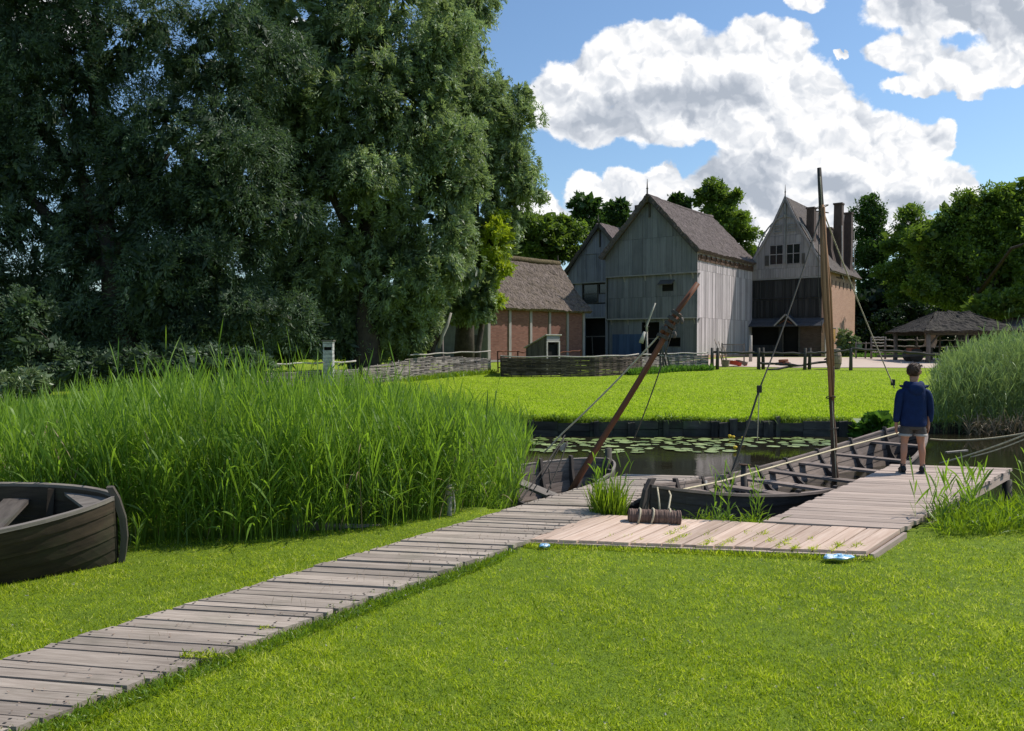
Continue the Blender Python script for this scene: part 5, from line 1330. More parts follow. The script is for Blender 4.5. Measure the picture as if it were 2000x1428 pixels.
for s in (-.45, .45): mb = MB(); mb.tube([(.0, s - .03, .4), (.0, s + .03, .4)], .4, 18); mb.build('wheel', M['fence_dark'], t, True)
mb = MB(); mb.bar((-2.4, -.6, .36), (1.4, -.5, .42), .16, .14); mb.build('shaft', M['fence_dark'], t)
g = gp(1815, 45); mb = MB(); z = gz(*g) + 1.2
def lf(u, v):
    return (g[0] + (u - .5) * .7 + .08 * math.sin(v * 4), g[1] + .1 * math.sin(u * 6), z + .55 - v * .8 - .35 * (u - .3) ** 2 + .05 * math.sin(u * 9))
mb.grid(lf, 10, 10, (1, 1)); tag(mb.build('leather_hide', M['barrel']), 'pale hide hung to dry under the thatched shelter', 'hide')
# ------------------------------------------------------------------ trees
def crown(lobes, Y, nleaf, L, W, droop, strand=0.0, inner=.12, clump=.10, seed=1, spread=.85, per=60):
    """lobes: (px, py, rpx, rpy[, Y]) -> leaves arrays"""
    global rng
    rng = np.random.default_rng(seed)
    c = []; r = []
    for lb_ in lobes:
        yy = lb_[4] if len(lb_) > 4 else Y
        p = at(lb_[0], lb_[1], yy); k = yy / 1500
        c.append(tuple(p)); r.append((lb_[2] * k, (lb_[2] + lb_[3]) * .5 * k * spread, lb_[3] * k))
    c0, r0 = np.array(c), np.array(r)
    # break every lobe into smaller uneven lobes so the outline is not smooth
    sc_, sr_ = [c0], [r0 * (.80 if inner > .06 else .55)]
    for q in range(9):
        dd = nrm(rng.normal(size=c0.shape)); f = rng.uniform(.24, .46, len(c0))[:, None]
        sc_.append(c0 + dd * r0 * rng.uniform(.62, .95, (len(c0), 1))); sr_.append(np.stack([r0.mean(1)] * 3, 1) * f * np.array([1.05, 1.05, .8]))
    c = np.concatenate(sc_); r = np.concatenate(sr_); area = (r[:, 0] * r[:, 2]) ** 1.0; pr = area / area.sum()
    Vs = []; Fs = []; Rs = []; off = 0; base_r = r0.mean() * .55
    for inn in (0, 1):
        nl = int(nleaf * (inner if inn else 1)); nc = max(1, nl // per)
        li = rng.choice(len(c), nc, p=pr); d = nrm(rng.normal(size=(nc, 3)))
        rad = rng.uniform(.2, .8, nc) if inn else 1.02 - np.abs(rng.normal(size=nc)) * .18 + (rng.uniform(0, 1, nc) < .10) * rng.uniform(.05, .30, nc)
        cc = c[li] + d * r[li] * rad[:, None]
        ok = cc[:, 2] > (.4 if base_r > .6 else WATER + .08); cc = cc[ok]; d = d[ok]; li = li[ok]; nc = len(cc)
        ci = np.repeat(np.arange(nc), per); n = len(ci)
        cr = clump * base_r * rng.uniform(.5, 1.6, nc)
        s = rng.normal(size=(n, 3)) * cr[ci][:, None] * np.array([1, 1, .75])
        outd = nrm(d * r[li])
        p = cc[ci] + s
        if strand:
            tt = rng.uniform(0, 1, n); p = cc[ci] + s * np.array([.5, .5, .4]) + outd[ci] * (tt * strand * .45)[:, None]; p[:, 2] -= tt ** 1.6 * strand * rng.uniform(.6, 1.2, nc)[ci]
        cd = outd * .6 + rng.normal(size=(nc, 3)) * .55 + np.array([0, 0, -droop]); dr = cd[ci] + rng.normal(size=(n, 3)) * .42
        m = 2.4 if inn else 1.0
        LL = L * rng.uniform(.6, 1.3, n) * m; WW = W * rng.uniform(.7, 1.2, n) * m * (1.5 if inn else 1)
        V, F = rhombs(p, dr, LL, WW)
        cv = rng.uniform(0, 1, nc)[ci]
        q = (0 if inn else .65) * cv + .35 * rng.uniform(0, 1, n) * (0 if inn else 1)  # inner leaves get the darkest tone, shade inside the crown set by colour
        Vs.append(V); Fs.append(F + off); Rs.append(np.repeat(q, 4)); off += len(V)
    return np.concatenate(Vs), np.concatenate(Fs), np.concatenate(Rs), c0, r0
def tree(name, label, cat, lobes, Y, nleaf, L, W, mat, trunk_px, droop=.2, strand=0, inner=.12, clump=.10, seed=1, tr=.25, group=None, limbs=6, per=60, bark=None, spread=.85):
    V, F, R, c, r = crown(lobes, Y, nleaf, L, W, droop, strand, inner, clump, seed, spread, per)
    b = at(trunk_px, 700, Y); z = gz(b.x, Y); t = thing(name, label, cat, (b.x, Y, z), group=group); o = np.array([b.x, Y, z], dtype=np.float32)
    np_mesh('crown', V - o, F, mat, t, R)
    mb = MB(); rs = random.Random(seed); base = Vector((0, 0, -.2)); cm = Vector(c.mean(0)) - Vector(o); top = Vector((cm.x * .6, cm.y * .5, max(1.2, cm.z * .75)))
    mb.tube([base, base.lerp(top, .3) + Vector((rs.uniform(-.2, .2) * tr * 2, 0, 0)), base.lerp(top, .65) + Vector((rs.uniform(-.3, .3) * tr * 2, 0, 0)), top], [tr * 1.25, tr, tr * .8, tr * .5], 9)
    for k in sorted(range(len(c)), key=lambda i: -r[i].prod())[:limbs]:
        e = Vector(c[k]) - Vector(o); s = base.lerp(top, rs.uniform(.35, .9)); m1 = s.lerp(e, .5) + Vector((rs.uniform(-.1, .1), rs.uniform(-.1, .1), .12)) * (e - s).length
        mb.tube([s, m1, e], [tr * .45, tr * .28, tr * .1], 6)
    mb.build('trunk', bark or M['bark'], t, True)
    return t
W1 = [(120, 620, 130, 80), (60, 420, 150, 160), (230, 500, 170, 180), (400, 560, 150, 140), (330, 300, 170, 170), (120, 200, 160, 160), (450, 380, 150, 170), (250, 60, 170, 150), (430, 120, 150, 150), (60, 10, 140, 120), (520, 610, 90, 70), (300, 650, 150, 60), (-80, 300, 150, 200), (-80, 560, 140, 140), (200, -160, 220, 120), (-60, 660, 130, 60), (30, 230, 110, 120, 31), (20, 90, 100, 100, 31), (190, 330, 110, 110, 31)]
tree('willow_tree', 'huge bluish green willow filling the left of the picture, coloured dark as in shade', 'tree', W1, 29, 330000, .17, .042, M['willow_shade'], 250, .45, .5, .14, .14, 11, .6, spread=.9, per=34)
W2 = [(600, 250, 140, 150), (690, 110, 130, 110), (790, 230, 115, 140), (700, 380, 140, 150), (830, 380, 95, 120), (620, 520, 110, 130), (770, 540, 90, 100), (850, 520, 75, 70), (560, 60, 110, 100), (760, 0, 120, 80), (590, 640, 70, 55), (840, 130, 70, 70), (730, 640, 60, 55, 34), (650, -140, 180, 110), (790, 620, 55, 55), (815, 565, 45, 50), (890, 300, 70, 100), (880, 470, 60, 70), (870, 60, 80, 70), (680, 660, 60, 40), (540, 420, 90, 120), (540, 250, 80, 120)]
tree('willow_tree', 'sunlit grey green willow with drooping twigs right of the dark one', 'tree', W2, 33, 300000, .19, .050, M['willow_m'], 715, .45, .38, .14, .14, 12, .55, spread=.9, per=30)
W3 = [(940, 250, 65, 80), (1005, 230, 45, 62), (1000, 320, 62, 60), (930, 400, 70, 70), (1030, 372, 38, 26), (880, 40, 75, 70), (930, 10, 55, 50), (870, 150, 55, 60), (900, 500, 70, 70), (985, 440, 35, 50), (915, 190, 60, 85), (955, 300, 60, 80), (890, 110, 55, 60)]
tree('willow_tree', 'darker willow crown standing out against the sky beside the barn', 'tree', W3, 38, 125000, .18, .05, M['willow_m'], 905, .4, .4, .14, .14, 13, .45, spread=1.0, per=28)
tree('ash_tree', 'young lime green tree leaning over the barn roof', 'tree', [(965, 485, 36, 62), (950, 555, 42, 45), (975, 440, 20, 30)], 37, 20000, .17, .06, M['lime'], 930, .2, 0, .1, .14, 14, .15, spread=.9)
tree('ash_tree', 'green branches hanging before the plaster end of the barn', 'tree', [(905, 580, 48, 34), (860, 590, 38, 36), (930, 560, 40, 34), (925, 600, 42, 30), (900, 530, 50, 40)], 36.5, 34000, .18, .055, M['willow_m'], 822, .5, .3, .1, .14, 15, .2, limbs=3)
tree('hedge_tree', 'dark leafy thicket behind the nest box', 'tree', [(560, 660, 70, 50), (720, 660, 70, 45), (795, 650, 45, 55), (660, 600, 60, 70), (800, 590, 45, 50)], 36, 42000, .16, .055, M['willow_m'], 700, .4, .3, .15, .14, 16, .2)
tree('willow_tree', 'low sunlit green willow boughs reaching down to the wattle fence', 'tree', [(780, 615, 52, 60), (822, 600, 36, 52), (750, 655, 50, 38), (800, 660, 34, 36), (815, 520, 50, 50), (700, 600, 50, 60)], 34.5, 60000, .20, .058, M['willow_m'], 770, .45, .35, .14, .14, 17, .2, limbs=4, per=26)
BGs = [
 ('yellow green bushy tree just behind the barn ridge', [(1045, 450, 48, 45), (1095, 470, 42, 42), (1020, 480, 50, 40), (1075, 500, 50, 30)], 62, 20000, M['oak_b'], 1060),
 ('dark spindly tree between the barn and the left house', [(1138, 400, 20, 26), (1150, 425, 30, 26), (1135, 455, 32, 30), (1168, 455, 24, 30)], 72, 11000, M['oak'], 1145),
 ('small round tree peeping over the left house roof', [(1200, 408, 26, 18), (1205, 432, 24, 20), (1190, 420, 16, 14)], 75, 7000, M['oak'], 1200),
 ('tiny treetop showing left of the thatched ridge', [(1325, 392, 15, 12), (1335, 400, 12, 10)], 75, 2500, M['oak'], 1330),
 ('tall dark tree rising behind the thatched roof', [(1385, 378, 28, 24), (1410, 395, 36, 26), (1420, 435, 46, 36), (1450, 470, 36, 34), (1400, 420, 36, 36), (1470, 500, 26, 30)], 74, 26000, M['oak_b'], 1415),
 ('tall narrow dark tree right behind the brick chimneys', [(1702, 398, 22, 16), (1695, 425, 30, 22), (1708, 470, 42, 40), (1700, 540, 48, 60), (1700, 620, 50, 60), (1740, 590, 50, 60)], 82, 40000, M['oak'], 1700),
 ('middle green tree between the narrow tree and the big maple', [(1782, 425, 28, 22), (1780, 465, 45, 40), (1760, 530, 50, 50), (1800, 560, 60, 60), (1770, 610, 50, 40)], 74, 34000, M['oak_b'], 1780)]
for i, (lab, lobes, Y_, n_, mt, tp) in enumerate(BGs):
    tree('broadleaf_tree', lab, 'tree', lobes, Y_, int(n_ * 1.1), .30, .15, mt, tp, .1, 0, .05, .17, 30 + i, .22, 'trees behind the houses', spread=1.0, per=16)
tree('maple_tree', 'large spreading maple at the right edge above the shelters', 'tree', [(1920, 405, 62, 45), (1870, 440, 50, 45), (1985, 430, 60, 70), (1850, 500, 70, 50), (1940, 500, 80, 60), (1890, 575, 70, 42), (1975, 580, 60, 50), (1815, 560, 52, 36), (2070, 470, 80, 90), (2080, 600, 80, 60), (1800, 470, 30, 22), (2090, 450, 90, 80, 49.5), (2160, 560, 80, 80, 49.5), (2000, 590, 52, 30, 49), (1930, 600, 40, 18, 50)], 60, 125000, .26, .14, M['oak_b'], 1866, .1, 0, .12, .15, 50, .4, limbs=8, per=18, spread=.8)  # nearer lobes at the end are added to cast shade on the shelters
tree('maple_tree', 'darker shaded tree low behind the big maple', 'tree', [(1740, 640, 50, 40), (1830, 620, 60, 30), (1950, 630, 60, 25), (2040, 640, 60, 40), (1700, 660, 40, 30)], 70, 34000, .3, .16, M['woods'], 1745, .1, 0, .2, .15, 51, .3)
# far wood as one mass, left and right, outside what the houses hide
def woodmass(label, segs, seed):
    rng2 = np.random.default_rng(seed); P = []
    for x0, x1, y, h, n in segs:
        x = rng2.uniform(x0, x1, n); hh = h * (.75 + .25 * np.sin(x * .5) * np.sin(x * .23 + 1)); zz = rng2.uniform(0, 1, n) ** .7 * hh
        P.append(np.stack([x, y + rng2.uniform(-2, 2, n), zz + .5], 1))
    P = np.concatenate(P); n = len(P)
    V, F = rhombs(P, rng2.normal(size=(n, 3)), rng2.uniform(.6, 1.1, n), rng2.uniform(.35, .6, n))
    tag(np_mesh('far_wood', V, F, M['woods'], None, np.repeat(rng2.uniform(0, 1, n), 4)), label, 'wood', kind='stuff')
woodmass('dark far wood closing the view behind the trees', [(-75, -8, 52, 7, 26000), (-10, 30, 84, 7.5, 12000), (28, 90, 78, 9, 22000), (-130, -70, 60, 12, 6000), (85, 160, 80, 12, 6000)], 5)
# bushes
tree('leafy_bush', 'broad leaved bush at the right end of the bank wall', 'bush', [(1705, 838, 30, 18), (1728, 845, 22, 18), (1690, 850, 22, 12), (1712, 822, 20, 10), (1745, 852, 16, 12)], 17.6, 4200, .12, .08, M['bush'], 1712, -.2, 0, .2, .2, 60, .02, per=12)
tree('pale_bush', 'pale yellowish bush at the left edge behind the reeds', 'bush', [(20, 770, 48, 45), (50, 745, 30, 30), (-30, 760, 50, 50), (10, 810, 50, 30)], 15.5, 9000, .11, .022, M['bush_p'], 15, .1, .1, .2, .2, 61, .03, per=20)
tree('leafy_bush', 'dark bush at far left under the willow', 'bush', [(60, 700, 60, 50), (150, 720, 60, 40), (-20, 690, 60, 60), (30, 620, 60, 60), (270, 715, 70, 35), (390, 710, 70, 35), (480, 712, 50, 30)], 24, 26000, .14, .05, M['willow_shade'], 80, .1, 0, .2, .18, 62, .05, per=30)
tree('climbing_shrub', 'pale leafed shrub growing up the brick side wall', 'shrub', [(1650, 655, 13, 16), (1652, 685, 14, 18), (1668, 672, 9, 14), (1645, 668, 10, 12)], 56, 3400, .17, .10, M['bush_p'], 1652, .1, 0, .1, .2, 63, .04, per=14)

# ------------------------------------------------------------------ point sampling helpers
def in_poly(x, y, poly):
    ins = np.zeros(len(x), bool); n = len(poly)
    for i in range(n):
        x1, y1 = poly[i]; x2, y2 = poly[(i + 1) % n]
        c = ((y1 > y) != (y2 > y)) & (x < (x2 - x1) * (y - y1) / (y2 - y1 + 1e-12) + x1); ins ^= c
    return ins
def sample(poly, n, seed=0, pw=None):
    r = np.random.default_rng(seed); P = np.array(poly); lo, hi = P.min(0), P.max(0); X_ = []; Y_ = []; tot = 0
    while tot < n:
        x = r.uniform(lo[0], hi[0], n * 2); y = r.uniform(lo[1], hi[1], n * 2); k = in_poly(x, y, poly)
        if pw is not None: k &= r.uniform(0, 1, n * 2) < pw(x, y)
        X_.append(x[k]); Y_.append(y[k]); tot += k.sum()
        if tot == 0: break
    return np.concatenate(X_)[:n], np.concatenate(Y_)[:n]

# ------------------------------------------------------------------ reeds
def reeds(name, label, poly, n, hfun, mat, seed, leaves=9, LL=.42, WW=.017, z0=None, spread=.55, dry=0):
    global rng
    rng = np.random.default_rng(seed); x, y = sample(poly, n, seed); n = len(x)
    zb = np.maximum(ground(x, y), WATER - .05) if z0 is None else np.full(n, z0)
    h = hfun(x, y) * rng.uniform(.72, 1.08, n); tall = rng.uniform(0, 1, n) < .03; h[tall] *= rng.uniform(1.1, 1.38, tall.sum())
    lean = rng.normal(size=(n, 2)) * .11 + np.array([.03, -.02]); lean[:, 0] += .22 * np.interp(x / y, [-.14, .0, .02, .5], [0, 1, 0, 0])
    base = np.stack([x, y, zb], 1); d = np.stack([lean[:, 0], lean[:, 1], np.ones(n)], 1)
    Vs, Fs, Rs = [], [], []; off = 0
    hue = rng.uniform(0, 1, n)
    V, F, k = strips(base, d, h * .93, np.full(n, .010), np.zeros(n), 2, taper=0); Vs.append(V); Fs.append(F); Rs.append(np.repeat(hue * .5, k)); off += len(V)
    ix = np.repeat(np.arange(n), leaves); lv = np.tile(np.arange(leaves), n)
    t = .12 + .84 * (lv + rng.uniform(-.4, .4, len(ix))) / leaves
    az = np.repeat(rng.uniform(0, 2 * PI, n), leaves) + lv * PI + rng.normal(size=len(ix)) * .5
    up = rng.uniform(1.0, 3.4, len(ix)) * (0.7 + 1.1 * t)
    b = base[ix] + nrm(d)[ix] * (h[ix] * t)[:, None]
    dl = np.stack([np.cos(az), np.sin(az), up], 1)
    Ls = LL * rng.uniform(.55, 1.2, len(ix)) * (1.05 - .35 * np.abs(t - .6)); dr = rng.uniform(.05, spread, len(ix)) * (1.15 - .5 * t)
    V, F, k = strips(b, dl, Ls, WW * rng.uniform(.7, 1.25, len(ix)), dr, 4)
    Vs.append(V); Fs.append(F + off); Rs.append(np.repeat(np.clip(hue[ix] * .5 + .5 * t * rng.uniform(.6, 1.2, len(ix)), 0, 1), k)); off += len(V)  # leaf tone climbs with height: lit tops and dark feet put in colour
    o = np_mesh(name, np.concatenate(Vs), np.concatenate(Fs), mat, None, np.concatenate(Rs)); tag(o, label, 'reeds', kind='stuff')
RB = [(-11, 6.9), (-3.4, 6.75), (-2.3, 6.85), (-1.1, 7.35), (-.35, 8.15), (.0, 9.2), (.05, 11), (.0, 15.5), (-13, 15.5)]
def rh(x, y):
    h = 1.44 + .10 * np.sin(x * 1.7) + .08 * np.sin(y * 1.3 + x); 
    h = h * np.clip(1.0 - .10 * np.clip((x + 1.8) / 1.6, 0, 1), .6, 1) * np.interp(x / y, [-.75, -.62, -.50, -.14, -.06, .0], [.68, .80, 1.0, 1.0, .86, .66])
    return h
reeds('reed_bed', 'dense bright green reed bed between the lawn boat and the pond', RB, 13500, rh, M['reed'], 71, 8, .42, .0130, spread=.36)
reeds('dry_reed_stalks', 'dead tan stalks standing among the green reeds', [(-9, 6.9), (-3.4, 6.75), (-1.1, 7.35), (-.2, 8.3), (.0, 9.2), (.05, 11), (-9, 11)], 420, lambda x, y: np.full(len(x), 1.15), M['drygrass'], 75, 3, .3, .012, spread=1.0)
RF = [(-4.6, 6.62), (-2.2, 6.75), (-.55, 7.9), (-.1, 8.9), (-.6, 9.0), (-1.6, 7.9), (-2.6, 7.3), (-5.0, 7.2)]
reeds('reed_edge', 'leaning reeds and leaves along the near edge of the reed bed', RF, 650, lambda x, y: 1.0 + .1 * np.sin(x * 5), M['reed'], 72, 9, .42, .018, spread=.8)
RR = [(10.0, 18.25), (11.5, 18.1), (14, 18.3), (18, 18.6), (20, 24), (13.6, 24), (11.3, 20.5)]
reeds('reed_bed', 'grey green windblown reed bed at the right edge across the water', RR, 7000, lambda x, y: np.interp(x / y, [.54, .57, .605, .65], [.9, 1.4, 1.8, 2.02]), M['reed_g'], 73, 9, .44, .018, spread=.9)
reeds('dry_reed_litter', 'pale dry reed litter at the foot of the right reed bed', [(10.6, 17.75), (15, 17.9), (15, 18.5), (10.8, 18.3)], 260, lambda x, y: np.full(len(x), .35), M['drygrass'], 74, 5, .5, .02, spread=1.3)
def tufts(name, label, cat, poly, n, h, mat, seed, W=.012, droop=.35, z=None, kind='stuff', lean=.35, nseg=3):
    global rng
    rng = np.random.default_rng(seed); x, y = sample(poly, n, seed); n = len(x)
    zz = np.maximum(ground(x, y), WATER) if z is None else np.full(n, z)
    d = np.stack([rng.normal(size=n) * lean, rng.normal(size=n) * lean, np.ones(n)], 1)
    V, F, k = strips(np.stack([x, y, zz], 1), d, h * rng.uniform(.35, 1.1, n), W * rng.uniform(.6, 1.2, n), droop * rng.uniform(.2, 1.3, n), nseg)
    o = np_mesh(name, V, F, mat, None, np.repeat(rng.uniform(0, 1, n), k)); tag(o, label, cat, kind=kind); return o
def around(px, py, rx, ry, z=0, n=12):
    c = on(px, py, z); return [(c.x + rx * math.cos(2 * PI * k / n), c.y + ry * math.sin(2 * PI * k / n)) for k in range(n)]
tufts('grass_clump', 'tall grass clump growing between the boardwalk and the fender log', 'grass', around(1188, 1000, .17, .10), 520, .50, M['tuft'], 81, .011, .22, -.08, lean=.2)
reeds('reed_clump', 'few young reeds standing in the grass clump by the boardwalk', around(1190, 995, .20, .10), 16, lambda x, y: np.full(len(x), .62), M['reed'], 82, 6, .2, .018)
tufts('weed_clump', 'grey green weeds between the fender log and the long boat', 'weeds', [(1.75, 7.55), (2.45, 7.38), (2.6, 7.6), (1.9, 7.85)], 230, .36, M['tuft'], 83, .014, .8, -.1, lean=.6)
reeds('reed_clump', 'thin reeds standing over the side of the long boat', [(1.9, 7.5), (2.5, 7.4), (2.5, 7.55), (2.0, 7.7)], 12, lambda x, y: np.full(len(x), .55), M['reed'], 84, 6, .22, .016)
tufts('bank_grass', 'lush long grass on the bank right of the new jetty', 'grass', [(3.9, 7.0), (5.2, 7.15), (9, 8.6), (9, 9.6), (5.5, 8.8), (4.5, 8.1)], 9000, .34, M['tuft'], 85, .012, .5, None)
reeds('reed_clump', 'reeds rising beside the right edge of the new jetty', [(3.72, 7.1), (4.5, 7.5), (5.4, 8.4), (5.2, 8.7), (4.2, 7.9)], 34, lambda x, y: np.full(len(x), .55), M['reed'], 86, 6, .3, .02)
reeds('reed_clump', 'reeds at the right edge of the picture on the near bank', [(5.6, 7.9), (8.5, 8.8), (8.5, 9.6), (5.8, 8.8)], 110, lambda x, y: np.full(len(x), .75), M['reed'], 87, 7, .4, .02, z0=-.25, spread=.9)
reeds('reed_clump', 'sprig of reed leaves rising just behind the bow of the old boat', around(258, 1078, .10, .05, -.05), 6, lambda x, y: np.full(len(x), .28), M['reed'], 88, 6, .2, .012)
reeds('reed_clump', 'pale reed stalks standing in the water right of the boy', around(1838, 845, .12, .1, WATER), 7, lambda x, y: np.full(len(x), .95), M['reed_g'], 89, 6, .4, .03, z0=WATER)
tufts('fence_weeds', 'nettles and weeds growing along the foot of the pale wattle fence', 'weeds', [(5.0, 34.2), (6.2, 35.2), (7.8, 36.9), (9.8, 37.7), (9.8, 37.2), (7.9, 36.3), (6.4, 34.6), (5.3, 33.7)], 2600, .42, M['bush'], 90, .05, .3)
tufts('fence_weeds', 'long grass at the foot of the left wattle fence', 'weeds', [(-4.4, 30), (-2.5, 33.7), (-1.0, 35.4), (-.6, 35.0), (-2.0, 33.0), (-3.9, 29.8)], 1800, .3, M['tuft'], 91, .03, .3)
tufts('yard_weeds', 'low weeds between the yard fence posts and the brick house', 'weeds', [(23.3, 52), (30, 50), (31, 51.5), (24, 54)], 2500, .4, M['bush'], 92, .05, .3)

# ------------------------------------------------------------------ lawn grass
LAND = [(.16, 6.70), (.84, 7.76), (2.44, 7.42), (5.44, 10.95), (6.95, 10.6), (3.68, 7.05), (2.98, 6.28)]
def keep(x, y):
    w = (x > wl(y) - .0) & (x < wr(y) + .14 * 0 + .02 + .10 * (y < 99) * 0)
    return ~w & ~in_poly(x, y, LAND)
def lawn(name, label, poly, n, hmin, hmax, W, mat, seed, pw, filt=True, kind='stuff', lean=.55):
    global rng
    rng = np.random.default_rng(seed); x, y = sample(poly, n, seed, pw)
    k = keep(x, y) if filt else np.ones(len(x), bool)
    if filt: k &= (y < near_shore(x) + .1)
    x, y = x[k], y[k]; n = len(x); z = ground(x, y) - .005
    clump = .5 + .5 * np.sin(x * 2.1 + 1.3 * np.sin(y * 1.7)) * np.sin(y * 2.7 + x)
    d = np.stack([rng.normal(size=n) * lean, rng.normal(size=n) * lean, np.ones(n)], 1); h = rng.uniform(hmin, hmax, n) * (.8 + .4 * clump)
    V, F, c = strips(np.stack([x, y, z], 1), d, h, W * rng.uniform(.7, 1.3, n), np.full(n, .25), 1, taper=0)
    nz = lambda s, k: np.mean([np.sin(x * s * math.cos(a) + y * s * math.sin(a) + k * a * 3.7 + 1.3 * np.sin(x * s * .6 * math.sin(a) - y * s * .6)) for a in (.3, 1.4, 2.6, 3.9, 5.1)], 0)
    big, mid, fine = nz(1.3, 1), nz(5.5, 2), nz(19, 3)
    rr = np.clip(.54 + .08 * big + .12 * mid + .22 * fine + rng.normal(size=n) * .28, 0, .93); rr[rng.uniform(0, 1, n) < .02] = 1.0
    tall = np.clip(1 + .2 * mid + .35 * fine, .6, 1.5); V = V.reshape(n, -1, 3); V[:, 2:, :] = V[:, :2, :].mean(1, keepdims=True) + (V[:, 2:, :] - V[:, :2, :].mean(1, keepdims=True)) * tall[:, None, None]; V = V.reshape(-1, 3)
    tag(np_mesh(name, V, F, mat, None, np.repeat(rr, c)), label, 'grass', kind=kind)
NP = [(-3.4, 2.9), (2.6, 2.9), (5.2, 6.6), (7.5, 9.0), (4.0, 7.6), (-.6, 8.2), (-2.3, 6.95), (-7, 7.1), (-7, 4.5)]
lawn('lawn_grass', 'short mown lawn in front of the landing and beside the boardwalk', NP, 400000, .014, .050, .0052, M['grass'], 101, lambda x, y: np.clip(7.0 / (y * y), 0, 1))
rngc = np.random.default_rng(5); cx_, cy_ = sample(NP, 260, 6, lambda x, y: np.clip(12 / (y * y), 0, 1)); kk = keep(cx_, cy_) & (cy_ < near_shore(cx_)); cx_, cy_ = cx_[kk], cy_[kk]; n = len(cx_)
p0 = np.repeat(np.stack([cx_, cy_, ground(cx_, cy_) + .035], 1), 6, 0) + rngc.normal(size=(n * 6, 3)) * .003
V, F = rhombs(p0, rngc.normal(size=(n * 6, 3)) + [0, 0, .6], np.full(n * 6, .008), np.full(n * 6, .006))
tag(np_mesh('clover_flower', V, F, M['cuff'], None, np.repeat(rngc.uniform(0, 1, n * 6), 4)), 'tiny pale clover heads and dry bits scattered in the lawn', 'clover', kind='stuff')
# longer unmown fringe along the right edge of the boardwalk and the landing
fr = [(wr(1.9) + .0, 1.9), (wr(6.6) + .0, 6.6), (wr(6.2) + .14, 6.2), (wr(1.9) + .20, 1.9)]
tufts('grass_fringe', 'longer dark green grass fringe along the right edge of the boardwalk', 'grass', fr, 11000, .085, M['tuft'], 102, .006, .5, -.05, lean=.5)
fr2 = [(wr(1.9) - .13, 1.9), (wr(5.6) - .10, 5.6), (wr(5.6) + .02, 5.6), (wr(1.9) + .02, 1.9)]
tufts('grass_fringe', 'grass blades creeping over the right ends of the old planks', 'grass', fr2, 1500, .07, M['tuft'], 103, .005, .6, -.03, lean=.7)
tufts('grass_fringe', 'grass fringe along the left edge of the boardwalk', 'grass', [(wl(1.9) - .10, 1.9), (wl(7.3) - .10, 7.3), (wl(7.3), 7.3), (wl(1.9), 1.9)], 5000, .06, M['grass'], 104, .005, .4, -.05, lean=.5)
tufts('grass_fringe', 'grass standing along the near edge of the landing strip', 'grass', [(.10, 6.70), (2.95, 6.27), (3.0, 6.20), (.1, 6.60)], 2600, .07, M['grass'], 105, .005, .4, -.05, lean=.4)
tufts('grass_fringe', 'grass tuft spilling over the boardwalk planks', 'grass', around(395, 1282, .13, .035, 0), 240, .06, M['grass'], 106, .005, .6, .0, lean=.6)
tufts('grass_fringe', 'tiny grass tuft on the planks further along', 'grass', around(520, 1227, .05, .02, 0), 60, .03, M['grass'], 107, .004, .6, .0, lean=.6)
# seedlings in the gaps of the landing
global_pts = []
r_ = random.Random(4)
q0, q1, q2, q3 = Vector((.16, 6.74)), Vector((.84, 7.72)), Vector((3.60, 7.06)), Vector((2.95, 6.32))
gx = []
for k in range(4, 19):
    t = k / 19; a, b = q0.lerp(q3, t), q1.lerp(q2, t)
    for _ in range(r_.choice([1, 2, 3]) if k > 6 else 1):
        f0 = min(.9, abs(r_.gauss(.2, .22)))
        for _ in range(r_.choice([25, 60, 110]) if k > 6 else 15):
            f = min(.96, max(.02, r_.gauss(f0, .05))); p = a.lerp(b, f); gx.append((p.x + r_.gauss(0, .010), p.y))
gx = np.array(gx); n = len(gx); rng = np.random.default_rng(9)
V, F, c = strips(np.stack([gx[:, 0], gx[:, 1], np.full(n, -.02)], 1), np.stack([rng.normal(size=n) * .5, rng.normal(size=n) * .5, np.ones(n)], 1), rng.uniform(.04, .09, n), np.full(n, .006), rng.uniform(.2, .7, n), 2)
tag(np_mesh('gap_grass', V, F, M['grass'], None, np.repeat(rng.uniform(.2, 1, n), c)), 'small grass tufts sprouting from the gaps between the landing planks', 'grass', kind='stuff')
tufts('dry_stalks', 'thin dry stalks standing on the old boardwalk', 'stalks', [(wl(4.0) + .5, 4.2), (wr(4.0) - .05, 4.0), (wr(7.4) - .05, 7.4), (wl(7.4) + .7, 7.4)], 70, .10, M['drygrass'], 108, .003, .2, 0, lean=.25)
# far lawn
FP = [(-12, 17.8), (7.8, 17.8), (9.9, 19), (12.5, 24), (20, 36.6), (9.6, 38.2), (6.2, 35.0), (3.5, 32.4), (-.6, 32.4), (-1.2, 34.6), (-4.6, 29), (-9, 25.5), (-12, 22)]
lawn('far_lawn_grass', 'bright sunlit lawn across the water in front of the houses', FP, 230000, .035, .075, .016, M['grass_far'], 110, lambda x, y: np.clip(330 / (y * y), 0, 1), False, lean=.5)
tufts('bank_fringe', 'grass hanging over the top of the bank wall', 'grass', [(-6, 17.63), (7.85, 17.63), (7.85, 17.82), (-6, 17.82)], 12000, .15, M['tuft'], 111, .012, 1.0, -.02, lean=.6)

rc = random.Random(3)
for k in range(9):
    x0 = rc.uniform(-1, 7.6); wd = rc.uniform(.1, .35)
    tufts('bank_tuft', 'taller weedy tuft on the edge of the bank wall', 'grass', [(x0 - wd, 17.60), (x0 + wd, 17.60), (x0 + wd, 17.75), (x0 - wd, 17.75)], int(260 * wd / .2), rc.uniform(.18, .30), M['tuft'], 300 + k, .014, .8, -.02, lean=.5)['group'] = 'weedy tufts on the bank wall'
